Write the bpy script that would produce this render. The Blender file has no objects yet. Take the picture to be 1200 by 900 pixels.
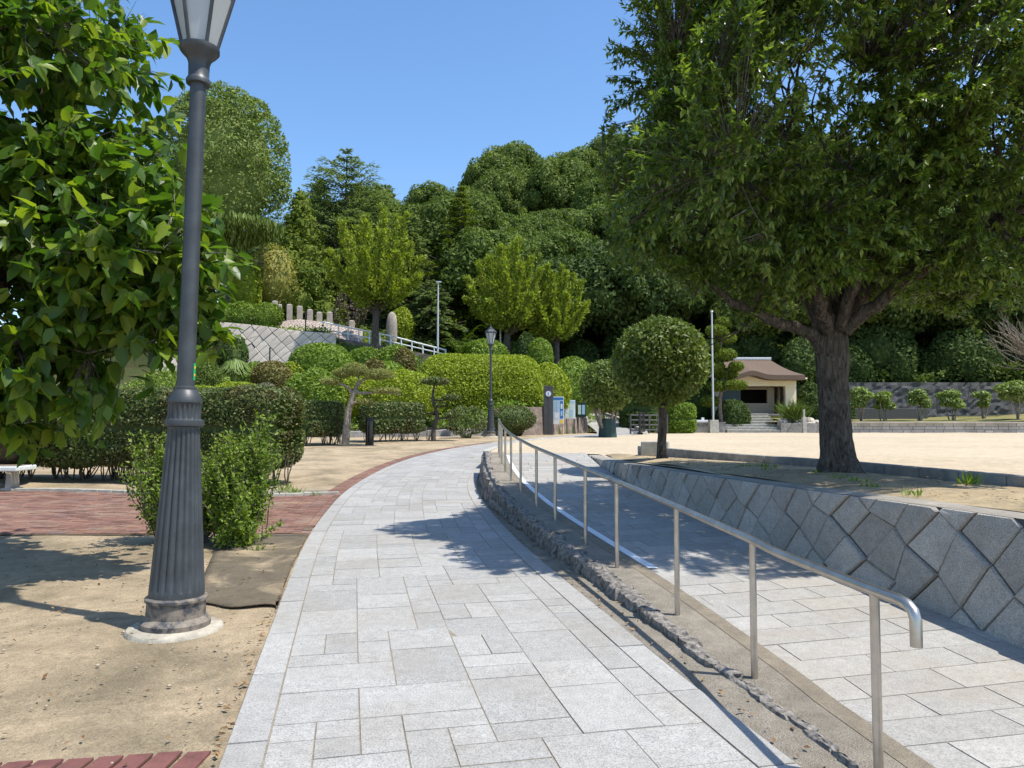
import bpy, math, random
import numpy as np
from mathutils import Vector
random.seed(7)
RNG = np.random.default_rng(11)
S = bpy.context.scene
COL = S.collection
PI = math.pi

# ------------------------------------------------------------------ camera model
F = 866.0
EYE = 1.5
TH = math.atan(44.0 / F)
CT, ST = math.cos(TH), math.sin(TH)


def pt(x, y, Y):
    """photo pixel (1200x900) at ground distance Y -> world point"""
    a = (x - 600) / F
    b = (450 - y) / F
    k = Y / (CT - b * ST)
    return np.array([a * k, Y, EYE + (ST + b * CT) * k])


def lerp(a, b, t):
    return a + (b - a) * t


def sstep(e0, e1, x):
    t = np.clip((x - e0) / (e1 - e0), 0, 1)
    return t * t * (3 - 2 * t)


# ------------------------------------------------------------------ object helpers
class MB:
    def __init__(self):
        self.V = []
        self.F = []      # (array MxK, mat index)
        self.n = 0

    def add(self, v, f, mi=0):
        v = np.asarray(v, dtype=np.float64).reshape(-1, 3)
        if isinstance(f, np.ndarray):
            self.F.append((f.astype(np.int64) + self.n, mi))
        else:
            by = {}
            for q in f:
                by.setdefault(len(q), []).append(q)
            for k in by:
                self.F.append((np.array(by[k], dtype=np.int64) + self.n, mi))
        self.V.append(v)
        self.n += len(v)

    def mesh(self, name, smooth=False, angle=None):
        me = bpy.data.meshes.new(name)
        v = np.concatenate(self.V)
        me.vertices.add(len(v))
        me.vertices.foreach_set('co', v.astype(np.float32).ravel())
        loops = np.concatenate([f.ravel() for f, m in self.F])
        tot = np.concatenate([np.full(len(f), f.shape[1]) for f, m in self.F])
        mi = np.concatenate([np.full(len(f), m) for f, m in self.F])
        st = np.concatenate([[0], np.cumsum(tot)[:-1]])
        me.loops.add(len(loops))
        me.loops.foreach_set('vertex_index', loops.astype(np.int32))
        me.polygons.add(len(tot))
        me.polygons.foreach_set('loop_start', st.astype(np.int32))
        me.polygons.foreach_set('loop_total', tot.astype(np.int32))
        me.polygons.foreach_set('material_index', mi.astype(np.int32))
        me.update(calc_edges=True)
        me.validate()
        me.polygons.foreach_set('use_smooth', np.full(len(tot), bool(smooth)))
        if smooth:
            if angle:
                me.set_sharp_from_angle(angle=math.radians(angle))
        return me

    # ---- primitives
    def box(self, c, s, rz=0.0, mi=0, taper=1.0):
        x, y, z = s[0] / 2, s[1] / 2, s[2] / 2
        v = []
        for dz, t in ((-z, 1), (z, taper)):
            for dx, dy in ((-x, -y), (x, -y), (x, y), (-x, y)):
                dx *= t
                dy *= t
                v.append((c[0] + dx * math.cos(rz) - dy * math.sin(rz), c[1] + dx * math.sin(rz) + dy * math.cos(rz), c[2] + dz))
        self.add(v, [(3, 2, 1, 0), (4, 5, 6, 7), (0, 1, 5, 4), (1, 2, 6, 5), (2, 3, 7, 6), (3, 0, 4, 7)], mi)

    def tube(self, P, r, n=8, caps=True, mi=0):
        P = np.asarray(P, float)
        m = len(P)
        r = np.full(m, r) if np.isscalar(r) else np.asarray(r, float)
        T = np.gradient(P, axis=0)
        T /= np.linalg.norm(T, axis=1)[:, None] + 1e-9
        ref = np.array([0.0, 0, 1]) if abs(T[0][2]) < .9 else np.array([1.0, 0, 0])
        U = []
        for i in range(m):
            u = ref - T[i] * np.dot(ref, T[i])
            u /= np.linalg.norm(u) + 1e-9
            U.append(u)
            ref = u
        U = np.array(U)
        W = np.cross(T, U)
        a = np.linspace(0, 2 * PI, n, endpoint=False)
        v = P[:, None, :] + r[:, None, None] * (np.cos(a)[None, :, None] * U[:, None, :] + np.sin(a)[None, :, None] * W[:, None, :])
        f = []
        for i in range(m - 1):
            for j in range(n):
                k = (j + 1) % n
                f.append((i * n + j, i * n + k, (i + 1) * n + k, (i + 1) * n + j))
        if caps:
            f.append(tuple(range(n))[::-1])
            f.append(tuple((m - 1) * n + j for j in range(n)))
        self.add(v.reshape(-1, 3), f, mi)

    def lathe(self, prof, n=32, c=(0, 0, 0), mod=None, mi=0, caps=True):
        """prof: list of (r,z[,flute])"""
        a = np.linspace(0, 2 * PI, n, endpoint=False)
        v = []
        for p in prof:
            r = np.full(n, p[0])
            if len(p) > 2 and mod:
                r = r - p[2] * (0.5 + 0.5 * np.cos(a * mod)) ** 2
            v.append(np.stack([c[0] + r * np.cos(a), c[1] + r * np.sin(a), np.full(n, c[2] + p[1])], 1))
        f = []
        for i in range(len(prof) - 1):
            for j in range(n):
                k = (j + 1) % n
                f.append((i * n + j, i * n + k, (i + 1) * n + k, (i + 1) * n + j))
        if caps:
            f.append(tuple(range(n))[::-1])
            f.append(tuple((len(prof) - 1) * n + j for j in range(n)))
        self.add(np.concatenate(v), f, mi)

    def ell(self, c, r, nu=16, nv=10, mi=0, noise=0.0, seed=0):
        v = []
        rg = np.random.default_rng(seed)
        ph = rg.uniform(0, 6, 6)
        for i in range(nv + 1):
            t = PI * i / nv
            for j in range(nu):
                p = 2 * PI * j / nu
                d = np.array([math.sin(t) * math.cos(p), math.sin(t) * math.sin(p), math.cos(t)])
                k = 1 + noise * (math.sin(3 * d[0] + ph[0]) + math.sin(4 * d[1] + ph[1]) + math.sin(3.5 * d[2] + ph[2]) + math.sin(7 * (d[0] + d[2]) + ph[3])) / 2
                v.append((c[0] + r[0] * d[0] * k, c[1] + r[1] * d[1] * k, c[2] + r[2] * d[2] * k))
        f = []
        for i in range(nv):
            for j in range(nu):
                k = (j + 1) % nu
                f.append((i * nu + j, (i + 1) * nu + j, (i + 1) * nu + k, i * nu + k))
        self.add(v, f, mi)

    def prism(self, poly, d, mi=0):
        """poly: planar list of 3d points, d: extrusion vector"""
        n = len(poly)
        p = np.asarray(poly, float)
        v = np.concatenate([p, p + np.asarray(d, float)])
        f = [tuple(range(n))[::-1], tuple(range(n, 2 * n))]
        for i in range(n):
            j = (i + 1) % n
            f.append((i, j, n + j, n + i))
        self.add(v, f, mi)

    def sheet(self, rows, mi=0):
        """rows: array (m,n,3) -> quad grid"""
        g = np.asarray(rows, float)
        m, n = g.shape[:2]
        i, j = np.meshgrid(np.arange(m - 1), np.arange(n - 1), indexing='ij')
        a = (i * n + j).ravel()
        self.add(g.reshape(-1, 3), np.stack([a, a + 1, a + n + 1, a + n], 1), mi)


def obj(name, mb, mats, parent=None, smooth=False, angle=None, bevel=0.0, seg=2):
    me = mb.mesh(name, smooth, angle) if isinstance(mb, MB) else mb
    for m in (mats if isinstance(mats, (list, tuple)) else [mats]):
        me.materials.append(m)
    o = bpy.data.objects.new(name, me)
    COL.objects.link(o)
    if parent is not None:
        o.parent = parent
    if bevel:
        b = o.modifiers.new('bevel', 'BEVEL')
        b.width = bevel
        b.segments = seg
        b.limit_method = 'ANGLE'
    return o


def tag(o, label, cat, group=None, kind=None):
    o['label'] = label
    o['category'] = cat
    if group:
        o['group'] = group
    if kind:
        o['kind'] = kind
    return o


def thing(name, label, cat, loc=(0, 0, 0), rz=0.0, group=None):
    o = bpy.data.objects.new(name, None)
    COL.objects.link(o)
    o.empty_display_size = .2
    o.location = [float(q) for q in loc]
    o.rotation_euler = (0, 0, rz)
    return tag(o, label, cat, group)


def struct(name, mb, mats, **kw):
    o = obj(name, mb, mats, **kw)
    o['kind'] = 'structure'
    return o


def dup(root, loc, rz=0.0, sc=1.0, label=None, group=None):
    r = root.copy()
    COL.objects.link(r)
    r.location = [float(q) for q in loc]
    r.rotation_euler = (0, 0, rz)
    r.scale = (sc, sc, sc) if np.isscalar(sc) else sc
    if label:
        r['label'] = label
    if group:
        r['group'] = group
    for ch in list(root.children):
        c = ch.copy()
        COL.objects.link(c)
        c.parent = r
        for g in list(ch.children):
            d = g.copy()
            COL.objects.link(d)
            d.parent = c
    return r


# ------------------------------------------------------------------ materials
def newmat(name):
    m = bpy.data.materials.new(name)
    m.use_nodes = True
    nt = m.node_tree
    nt.nodes.clear()
    out = nt.nodes.new('ShaderNodeOutputMaterial')
    b = nt.nodes.new('ShaderNodeBsdfPrincipled')
    nt.links.new(b.outputs[0], out.inputs[0])
    return m, nt, b, out


def N(nt, t, **kw):
    n = nt.nodes.new(t)
    for k, v in kw.items():
        setattr(n, k, v)
    return n


def coords(nt, scale=(1, 1, 1), obj_space=True):
    tc = N(nt, 'ShaderNodeTexCoord')
    mp = N(nt, 'ShaderNodeMapping')
    mp.inputs['Scale'].default_value = scale if not np.isscalar(scale) else (scale,) * 3
    nt.links.new(tc.outputs['Object'], mp.inputs[0])
    return mp.outputs[0]


def noise(nt, vec, scale, detail=4, rough=.6, dist=0.0):
    n = N(nt, 'ShaderNodeTexNoise')
    n.inputs['Scale'].default_value = scale
    n.inputs['Detail'].default_value = detail
    n.inputs['Roughness'].default_value = rough
    n.inputs['Distortion'].default_value = dist
    nt.links.new(vec, n.inputs['Vector'])
    return n.outputs['Fac']


def ramp(nt, fac, stops, interp='LINEAR'):
    r = N(nt, 'ShaderNodeValToRGB')
    r.color_ramp.interpolation = interp
    el = r.color_ramp.elements
    while len(el) < len(stops):
        el.new(.5)
    for e, (p, c) in zip(el, stops):
        e.position = p
        e.color = (c[0], c[1], c[2], 1) if not np.isscalar(c) else (c, c, c, 1)
    nt.links.new(fac, r.inputs[0])
    return r.outputs[0]


def mix(nt, a, b, fac=.5, mode='MIX'):
    m = N(nt, 'ShaderNodeMix', data_type='RGBA', blend_type=mode)
    for s, v in ((m.inputs[6], a), (m.inputs[7], b)):
        if isinstance(v, (tuple, list)):
            s.default_value = (v[0], v[1], v[2], 1)
        else:
            nt.links.new(v, s)
    if np.isscalar(fac):
        m.inputs[0].default_value = fac
    else:
        nt.links.new(fac, m.inputs[0])
    return m.outputs[2]


def bump(nt, b, h, strength=.3, dist=.01):
    n = N(nt, 'ShaderNodeBump')
    n.inputs['Strength'].default_value = strength
    n.inputs['Distance'].default_value = dist
    nt.links.new(h, n.inputs['Height'])
    nt.links.new(n.outputs[0], b.inputs['Normal'])


def leafmat(name, c1, c2, c3, trans=.3, rough=.5, patch=None, pscale=1.0, spec=.4):
    m, nt, b, out = newmat(name)
    geo = N(nt, 'ShaderNodeNewGeometry')
    col = ramp(nt, geo.outputs['Random Per Island'], [(0, c1), (.55, c2), (1, c3)])
    if patch:
        f = noise(nt, coords(nt), pscale, 2)
        f = ramp(nt, f, [(.52, 0.0), (.70, .9)])
        col = mix(nt, col, patch, f)
        # keep per-leaf variation inside patches
        v = ramp(nt, geo.outputs['Random Per Island'], [(0, .7), (1, 1.25)])
        col = mix(nt, col, v, .6, 'MULTIPLY')
    nt.links.new(col, b.inputs['Base Color'])
    b.inputs['Roughness'].default_value = rough
    b.inputs['Specular IOR Level'].default_value = spec
    if trans > 0:
        t = N(nt, 'ShaderNodeBsdfTranslucent')
        tint = mix(nt, col, (1.25, 1.35, .5), 1.0, 'MULTIPLY')
        nt.links.new(tint, t.inputs[0])
        ms = N(nt, 'ShaderNodeMixShader')
        ms.inputs[0].default_value = trans
        nt.links.new(b.outputs[0], ms.inputs[1])
        nt.links.new(t.outputs[0], ms.inputs[2])
        nt.links.new(ms.outputs[0], out.inputs[0])
    return m


def plain(name, c, rough=.6, metal=0.0, var=.15, scale=8, bmp=0.0, bscale=40, spec=.5):
    m, nt, b, out = newmat(name)
    v = coords(nt)
    f = noise(nt, v, scale, 5)
    lo = tuple(q * (1 - var) for q in c)
    hi = tuple(min(1, q * (1 + var)) for q in c)
    nt.links.new(ramp(nt, f, [(.3, lo), (.7, hi)]), b.inputs['Base Color'])
    b.inputs['Roughness'].default_value = rough
    b.inputs['Metallic'].default_value = metal
    b.inputs['Specular IOR Level'].default_value = spec
    if bmp:
        bump(nt, b, noise(nt, v, bscale, 4), bmp, .01)
    return m


def granite(name, base, island=.12, speck=.35, stain=(.3, .26, .2), stainamt=.25, bmp=.15):
    m, nt, b, out = newmat(name)
    v = coords(nt)
    geo = N(nt, 'ShaderNodeNewGeometry')
    isl = ramp(nt, geo.outputs['Random Per Island'], [(0, tuple(q * (1 - island) for q in base)), (.5, base), (1, tuple(q * (1 + island) for q in base))])
    s1 = noise(nt, v, 120, 3, .75)
    sp = ramp(nt, s1, [(.32, 1 - speck), (.5, 1.0), (.68, 1 + speck * .5)])
    col = mix(nt, isl, sp, 1.0, 'MULTIPLY')
    s2 = noise(nt, v, 1.1, 6, .65, .4)
    st = ramp(nt, s2, [(.45, 0.0), (.75, 1.0)])
    sm = N(nt, 'ShaderNodeMath', operation='MULTIPLY')
    nt.links.new(st, sm.inputs[0])
    sm.inputs[1].default_value = stainamt
    col = mix(nt, col, stain, sm.outputs[0])
    s3 = noise(nt, v, 14, 4, .7)
    col = mix(nt, col, ramp(nt, s3, [(.3, .86), (.7, 1.08)]), 1.0, 'MULTIPLY')
    nt.links.new(col, b.inputs['Base Color'])
    b.inputs['Roughness'].default_value = .8
    b.inputs['Specular IOR Level'].default_value = .3
    if bmp > .45:
        ad = N(nt, 'ShaderNodeMath', operation='MULTIPLY_ADD')
        nt.links.new(s3, ad.inputs[0])
        ad.inputs[1].default_value = 2.2
        nt.links.new(s1, ad.inputs[2])
        bump(nt, b, ad.outputs[0], 1.0, .012)
    else:
        bump(nt, b, s1, bmp, .004)
    return m


def sandmat(name, base, dark, fine=90, bmp=.5, patches=(.42, .7), patchscale=.55):
    m, nt, b, out = newmat(name)
    v = coords(nt)
    big = noise(nt, v, patchscale, 7, .62, .6)
    col = mix(nt, base, dark, ramp(nt, big, [(patches[0], 0.0), (patches[1], .85)]))
    md = noise(nt, v, 6.5, 8, .75)
    col = mix(nt, col, ramp(nt, md, [(.3, .72), (.7, 1.2)]), 1.0, 'MULTIPLY')
    fn = noise(nt, v, fine, 3, .75)
    col = mix(nt, col, ramp(nt, fn, [(.3, .68), (.52, 1.0), (.72, 1.2)]), 1.0, 'MULTIPLY')
    nt.links.new(col, b.inputs['Base Color'])
    b.inputs['Roughness'].default_value = .95
    b.inputs['Specular IOR Level'].default_value = .15
    ad = N(nt, 'ShaderNodeMath', operation='ADD')
    nt.links.new(md, ad.inputs[0])
    nt.links.new(fn, ad.inputs[1])
    bump(nt, b, ad.outputs[0], bmp, .018)
    return m


def barkmat(name, c, sc=13):
    m, nt, b, out = newmat(name)
    v = coords(nt, (sc, sc, sc * .28))
    f = noise(nt, v, 1.6, 8, .7, 1.2)
    nt.links.new(ramp(nt, f, [(.32, tuple(q * .2 for q in c)), (.5, c), (.7, tuple(q * 2.2 for q in c))]), b.inputs['Base Color'])
    b.inputs['Roughness'].default_value = .95
    b.inputs['Specular IOR Level'].default_value = .15
    bump(nt, b, f, 1.0, .05)
    return m


M = {}
M['slab'] = granite('pale_granite_slab', (.345, .335, .313), .10, .55, (.25, .22, .175), .55)
M['slab_lane'] = granite('lane_granite_slab', (.35, .335, .305), .10, .45, (.30, .245, .175), .6)
M['kerbstone'] = granite('kerb_granite', (.35, .34, .318), .08, .5, (.25, .22, .17), .45)
M['joint'] = sandmat('sandy_joint', (.30, .26, .20), (.19, .17, .14))
M['wallstone'] = granite('dressed_wall_granite', (.50, .46, .40), .15, .6, (.22, .19, .15), .6, .5)
M['wallstone_far'] = granite('far_wall_granite', (.66, .56, .46), .13, .25, (.3, .27, .24), .4, .3)
M['mortar'] = plain('dark_mortar', (.07, .068, .062), .95, bmp=.4)
M['mortar_top'] = sandmat('mortar_top', (.36, .33, .28), (.2, .18, .15))
M['sand'] = sandmat('dry_sandy_soil', (.44, .345, .225), (.20, .165, .105), 70, 1.0, (.44, .66), .75)
M['plaza'] = sandmat('plaza_sand', (.51, .42, .295), (.41, .33, .225), 60, .3, (.4, .8), .25)
M['litter_soil'] = sandmat('planter_soil', (.45, .35, .215), (.25, .2, .125), 80, .7, (.38, .62), .9)
M['mat'] = sandmat('weed_mat', (.145, .12, .085), (.42, .33, .21), 120, .5, (.5, .64), 1.5)
M['aggregate'] = sandmat('exposed_aggregate', (.335, .295, .235), (.25, .22, .175), 95, 1.0, (.4, .75), 1.2)
M['aggregate_edge'] = sandmat('aggregate_edge', (.30, .255, .19), (.22, .19, .145), 130, .8)
M['whitepaint'] = plain('white_line_paint', (.72, .73, .74), .6, 0, .12, 20)
M['rubble'] = plain('dark_rubble', (.19, .172, .15), .95, 0, .75, 26, 1.0, 50)
M['concrete'] = plain('concrete', (.38, .36, .31), .9, 0, .25, 6, .5, 50)
M['concrete_dark'] = plain('weathered_concrete', (.24, .23, .21), .95, 0, .35, 5, .6, 40)
M['steel'] = plain('brushed_steel', (.50, .455, .40), .34, .95, .18, 9, .06, 90)
M['iron'] = plain('grey_iron_paint', (.062, .068, .08), .42, .15, .2, 3, .05, 60)
M['white'] = plain('white_metal', (.74, .74, .73), .5, 0, .06)
M['galv'] = plain('galvanised_pole', (.52, .54, .55), .45, .4, .08)
M['blackmetal'] = plain('black_metal', (.02, .02, .022), .4, .3, .2)
M['bark'] = barkmat('dark_bark', (.095, .08, .066))
M['bark_grey'] = barkmat('grey_bark', (.17, .145, .12), 14)
M['bark_pale'] = barkmat('pale_branch', (.26, .22, .17), 14)
M['hill'] = sandmat('hillside_soil', (.045, .055, .02), (.03, .03, .014), 3, .6)
M['bank'] = sandmat('planted_bank_soil', (.045, .06, .018), (.07, .06, .03), 12, .6)
M['darkstone'] = plain('dark_field_stone', (.07, .07, .068), .95, 0, .45, 15, .8, 9)
M['brownstone'] = plain('brown_wall_stone', (.2, .155, .125), .95, 0, .5, 4, .8, 8)
M['cream'] = plain('cream_render', (.74, .63, .43), .85, 0, .06, 2)
M['cream_dark'] = plain('beige_panel', (.36, .29, .21), .8, 0, .08, 2)
M['roof'] = plain('brown_roof_shingle', (.125, .085, .058), .95, 0, .45, 22, .9, 30)
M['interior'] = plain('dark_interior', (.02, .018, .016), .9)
M['greenpot'] = plain('dark_green_wrap', (.012, .04, .03), .6, 0, .3)
M['benchwood'] = plain('bench_slat', (.2, .15, .11), .7, 0, .3, 20)
M['benchpale'] = plain('pale_bench_edge', (.62, .66, .62), .6, 0, .1)
M['pillar'] = plain('sign_pillar', (.075, .074, .07), .5, .2, .15)
M['blue'] = plain('board_blue', (.03, .16, .42), .4, 0, .1)
M['lightblue'] = plain('board_light_blue', (.35, .56, .72), .4, 0, .1)
M['boardwhite'] = plain('board_white', (.72, .74, .74), .4, 0, .05)
M['mint'] = plain('board_mint', (.55, .7, .62), .4, 0, .08)
M['yellow'] = plain('board_yellow', (.8, .55, .03), .5)
M['stickergreen'] = plain('sticker_green', (.01, .36, .12), .4)
M['tan'] = plain('tan_post', (.5, .38, .25), .7)
M['rock'] = plain('pale_rock', (.4, .36, .29), .95, 0, .5, 5, .9, 12)
M['panelgreen'] = plain('green_shutter', (.008, .03, .028), .6)
M['monument'] = plain('monument_stone', (.33, .29, .25), .9, 0, .3, 3, .5, 10)

m, nt, b, out = newmat('milky_glass')
b.inputs['Base Color'].default_value = (.55, .58, .58, 1)
b.inputs['Roughness'].default_value = .25
b.inputs['Transmission Weight'].default_value = .35
M['glass'] = m

m, nt, b, out = newmat('red_brick')
geo = N(nt, 'ShaderNodeNewGeometry')
c = ramp(nt, geo.outputs['Random Per Island'], [(0, (.135, .075, .06)), (.4, (.20, .105, .078)), (.75, (.25, .14, .10)), (1, (.18, .125, .105))])
v = coords(nt)
c = mix(nt, c, ramp(nt, noise(nt, v, 35, 4, .7), [(.3, .7), (.7, 1.2)]), 1.0, 'MULTIPLY')
c = mix(nt, c, (.42, .31, .2), ramp(nt, noise(nt, v, 1.3, 6, .7), [(.5, 0.0), (.8, .6)]))
nt.links.new(c, b.inputs['Base Color'])
b.inputs['Roughness'].default_value = .9
b.inputs['Specular IOR Level'].default_value = .2
bump(nt, b, noise(nt, v, 60, 3), .4, .005)
M['brick'] = m

M['l_big'] = leafmat('broad_leaf', (.05, .11, .014), (.09, .17, .02), (.25, .32, .03), .45, .4, spec=.4)
M['l_cherry'] = leafmat('oval_leaf', (.06, .11, .018), (.11, .175, .028), (.24, .31, .055), .42, .36, spec=.55)
M['l_hedge'] = leafmat('hedge_leaf', (.055, .085, .022), (.10, .145, .038), (.18, .185, .075), .22, .55, (.125, .09, .045), 1.1, spec=.25)
M['l_lime'] = leafmat('lime_azalea_leaf', (.15, .21, .016), (.25, .31, .022), (.36, .41, .04), .3, .55, spec=.25)
M['l_green'] = leafmat('green_azalea_leaf', (.09, .155, .018), (.155, .235, .026), (.24, .33, .05), .3, .55, spec=.25)
M['l_brown'] = leafmat('brown_azalea_leaf', (.10, .085, .024), (.165, .125, .034), (.2, .21, .05), .25, .6)
M['l_grey'] = leafmat('grey_shrub_leaf', (.12, .12, .07), (.19, .18, .12), (.3, .26, .2), .2, .6)
M['l_forest'] = leafmat('forest_leaf', (.065, .105, .022), (.10, .145, .03), (.155, .205, .05), .25, .7, spec=.12)
M['l_forest_b'] = leafmat('olive_forest_leaf', (.08, .12, .028), (.125, .175, .04), (.185, .235, .06), .25, .7, spec=.12)
M['l_dark'] = leafmat('dark_forest_leaf', (.04, .07, .02), (.065, .105, .028), (.11, .15, .042), .2, .7, spec=.12)
M['l_cedar'] = leafmat('cedar_needle', (.11, .16, .08), (.16, .215, .10), (.22, .27, .125), .35, .7, spec=.12)
M['l_cypress'] = leafmat('cypress_spray', (.085, .125, .018), (.13, .175, .024), (.20, .245, .042), .28, .7, spec=.12)
M['l_zelk'] = leafmat('upright_tree_leaf', (.15, .20, .024), (.23, .29, .034), (.33, .38, .06), .40, .6, spec=.2)
M['l_clip'] = leafmat('clipped_tree_leaf', (.10, .15, .03), (.15, .21, .045), (.23, .29, .08), .25, .6, spec=.2)
M['l_ball'] = leafmat('ball_tree_leaf', (.075, .115, .02), (.12, .17, .032), (.22, .26, .08), .28, .5, spec=.3)
M['l_gold'] = leafmat('golden_shrub_leaf', (.15, .17, .025), (.22, .23, .035), (.28, .26, .05), .25, .6)
M['l_purple'] = leafmat('dull_purple_leaf', (.09, .065, .055), (.14, .10, .08), (.17, .17, .06), .2, .6)
M['l_grass'] = leafmat('pale_grass_blade', (.17, .25, .06), (.24, .33, .09), (.32, .38, .14), .3, .6)
M['l_bush'] = leafmat('weedy_bush_leaf', (.10, .17, .02), (.17, .255, .03), (.27, .35, .05), .38, .5)
M['l_pine'] = leafmat('pine_needle', (.15, .175, .05), (.23, .245, .08), (.34, .31, .15), .3, .7, spec=.15)
M['l_dry'] = leafmat('dry_leaf', (.12, .06, .025), (.2, .11, .045), (.3, .19, .08), 0, .8)
M['l_small'] = leafmat('sunny_small_tree_leaf', (.13, .19, .04), (.2, .27, .06), (.3, .36, .12), .3, .5)

# ------------------------------------------------------------------ vegetation helpers


def unit(v):
    return v / (np.linalg.norm(v, axis=-1, keepdims=True) + 1e-9)


def rdir(n, rg):
    return unit(rg.normal(size=(n, 3)))


def snoise(P, sc, seed):
    rg = np.random.default_rng(seed)
    o = np.zeros(len(P))
    for k in range(5):
        d = rdir(1, rg)[0] * sc * (1 + .7 * k)
        o += np.sin(P @ d + rg.uniform(0, 6.28)) / (1 + .5 * k)
    return o / 3.0


def add_leaves(mb, P, A, Nn, L, W, kind='diamond', mi=0):
    n = len(P)
    A = unit(A)
    Nn = unit(Nn - A * np.sum(A * Nn, 1)[:, None])
    Sd = np.cross(A, Nn)
    L = np.broadcast_to(np.asarray(L, float), (n,))[:, None]
    W = np.broadcast_to(np.asarray(W, float), (n,))[:, None]
    i = np.arange(n)
    if kind == 'diamond':
        v = np.stack([P, P + .45 * L * A + .5 * W * Sd, P + L * A, P + .45 * L * A - .5 * W * Sd], 1)
        f = np.stack([i * 4, i * 4 + 1, i * 4 + 2, i * 4 + 3], 1)
        mb.add(v.reshape(-1, 3), f, mi)
    elif kind == 'fold':
        v = np.stack([P, P + .42 * L * A + .5 * W * Sd, P + L * A - .12 * L * Nn, P + .42 * L * A - .5 * W * Sd, P + .45 * L * A - .18 * W * Nn], 1)
        f = np.concatenate([np.stack([i * 5, i * 5 + 1, i * 5 + 2, i * 5 + 4], 1), np.stack([i * 5, i * 5 + 4, i * 5 + 2, i * 5 + 3], 1)])
        mb.add(v.reshape(-1, 3), f, mi)
    else:  # big drooping leaf
        dr = [0, -.03, -.10, -.30]
        b0 = P
        m1 = P + .28 * L * A + (-.03 * L - .10 * W) * Nn
        l1 = P + .26 * L * A + .46 * W * Sd + .02 * W * Nn
        r1 = P + .26 * L * A - .46 * W * Sd + .02 * W * Nn
        m2 = P + .64 * L * A + (-.10 * L - .10 * W) * Nn
        l2 = P + .62 * L * A + .40 * W * Sd - .09 * L * Nn
        r2 = P + .62 * L * A - .40 * W * Sd - .09 * L * Nn
        tp = P + .98 * L * A - .28 * L * Nn
        v = np.stack([b0, m1, l1, r1, m2, l2, r2, tp], 1)
        k = i[:, None] * 8
        mb.add(v.reshape(-1, 3), np.concatenate([k + np.array([[1, 4, 5, 2]]), k + np.array([[1, 3, 6, 4]])]), mi)
        base = mb.n - n * 8
        t = np.concatenate([k + np.array([[0, 1, 2]]), k + np.array([[0, 3, 1]]), k + np.array([[4, 7, 5]]), k + np.array([[4, 6, 7]])])
        mb.F.append((t + base, mi))


def lobe_shell(lobes, n, rg, thick=.22, keep=.82, zmin=None, gap=0.0, gsc=1.0, seed=3):
    lob = np.array(lobes, float)
    w = (lob[:, 3] * lob[:, 4] + lob[:, 3] * lob[:, 5] + lob[:, 4] * lob[:, 5])
    idx = rg.choice(len(lob), size=n, p=w / w.sum())
    d = rdir(n, rg)
    r = 1 - thick * rg.random(n) ** 1.6
    P = lob[idx, :3] + d * lob[idx, 3:] * r[:, None]
    nr = unit(d / lob[idx, 3:])
    ok = np.ones(n, bool)
    for k in range(len(lob)):
        q = np.sum(((P - lob[k, :3]) / lob[k, 3:]) ** 2, 1)
        ok &= ~((q < keep * keep) & (idx != k))
    if zmin is not None:
        ok &= P[:, 2] > zmin
    if gap > 0:
        ok &= snoise(P, gsc, seed) > -1 + gap * 2 - .6
    return P[ok], nr[ok]


def shell_leaves(mb, P, nr, L, W, rg, out=.6, up=.35, rnd=.7, kind='diamond', droop=.2, lv=.5, mi=0):
    n = len(P)
    nn = unit(nr * out + np.array([0, 0, up]) + rdir(n, rg) * rnd)
    A = unit(rdir(n, rg) + nr * .5 - np.array([0, 0, droop]))
    s = 1 + lv * (rg.random(n) * 2 - 1)
    add_leaves(mb, P - A * (L * .5 * s)[:, None], A, nn, L * s, W * s, kind, mi)


def cores(mb, lobes, k=.8, noise_=.08, seed=0, mi=0, nu=14, nv=9):
    for i, l in enumerate(lobes):
        mb.ell(l[:3], (l[3] * k, l[4] * k, l[5] * k), nu, nv, mi, noise_, seed + i)


def curve(p0, p1, bend, n=6, rg=RNG):
    p0 = np.asarray(p0, float)
    p1 = np.asarray(p1, float)
    t = np.linspace(0, 1, n)[:, None]
    L = np.linalg.norm(p1 - p0)
    off = rg.normal(size=3) * bend * L
    w = rg.normal(size=(n, 3)) * bend * L * .18
    w[0] = w[-1] = 0
    return p0 + (p1 - p0) * t + off * np.sin(PI * t) + w


def plain_trunk(h, r, rg, lean=.05, n=7, forks=0, fork_r=None, sides=8, crown_c=None):
    mb = MB()
    P = curve((0, 0, -.08), (rg.normal() * lean * h, rg.normal() * lean * h, h), .02, n, rg)
    rr = r * np.linspace(1.0, .6, n)
    rr[0] *= 1.35
    mb.tube(P, rr, sides)
    for k in range(forks):
        a = rg.uniform(0, 2 * PI)
        e = P[-1] + np.array([math.cos(a) * fork_r, math.sin(a) * fork_r, fork_r * rg.uniform(.3, 1.1)])
        Q = curve(P[-2] if k % 2 else P[-1], e, .08, 5, rg)
        mb.tube(Q, r * np.linspace(.5, .15, 5), 6)
    return mb


# ------------------------------------------------------------------ path geometry
def zpath(Y):
    Y = np.asarray(Y, float)
    return .02 * np.clip(Y - 4, 0, 11) + .03 * np.clip(Y - 15, 0, 20.0)


def zg(X, Y):
    return zpath(Y)


CP = np.array([(.95, -4), (.68, 0), (.36, 1.6), (0, 3.2), (-.5, 5.5), (-1.1, 8.4), (-1.52, 11), (-1.87, 14), (-1.97, 17), (-1.83, 20.5), (-1.3, 24), (-.45, 27), (.85, 30), (2.4, 32.8), (4.1, 35.4), (5.4, 38.5), (6.0, 42), (5.6, 46.5), (4.6, 51)], float)


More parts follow.
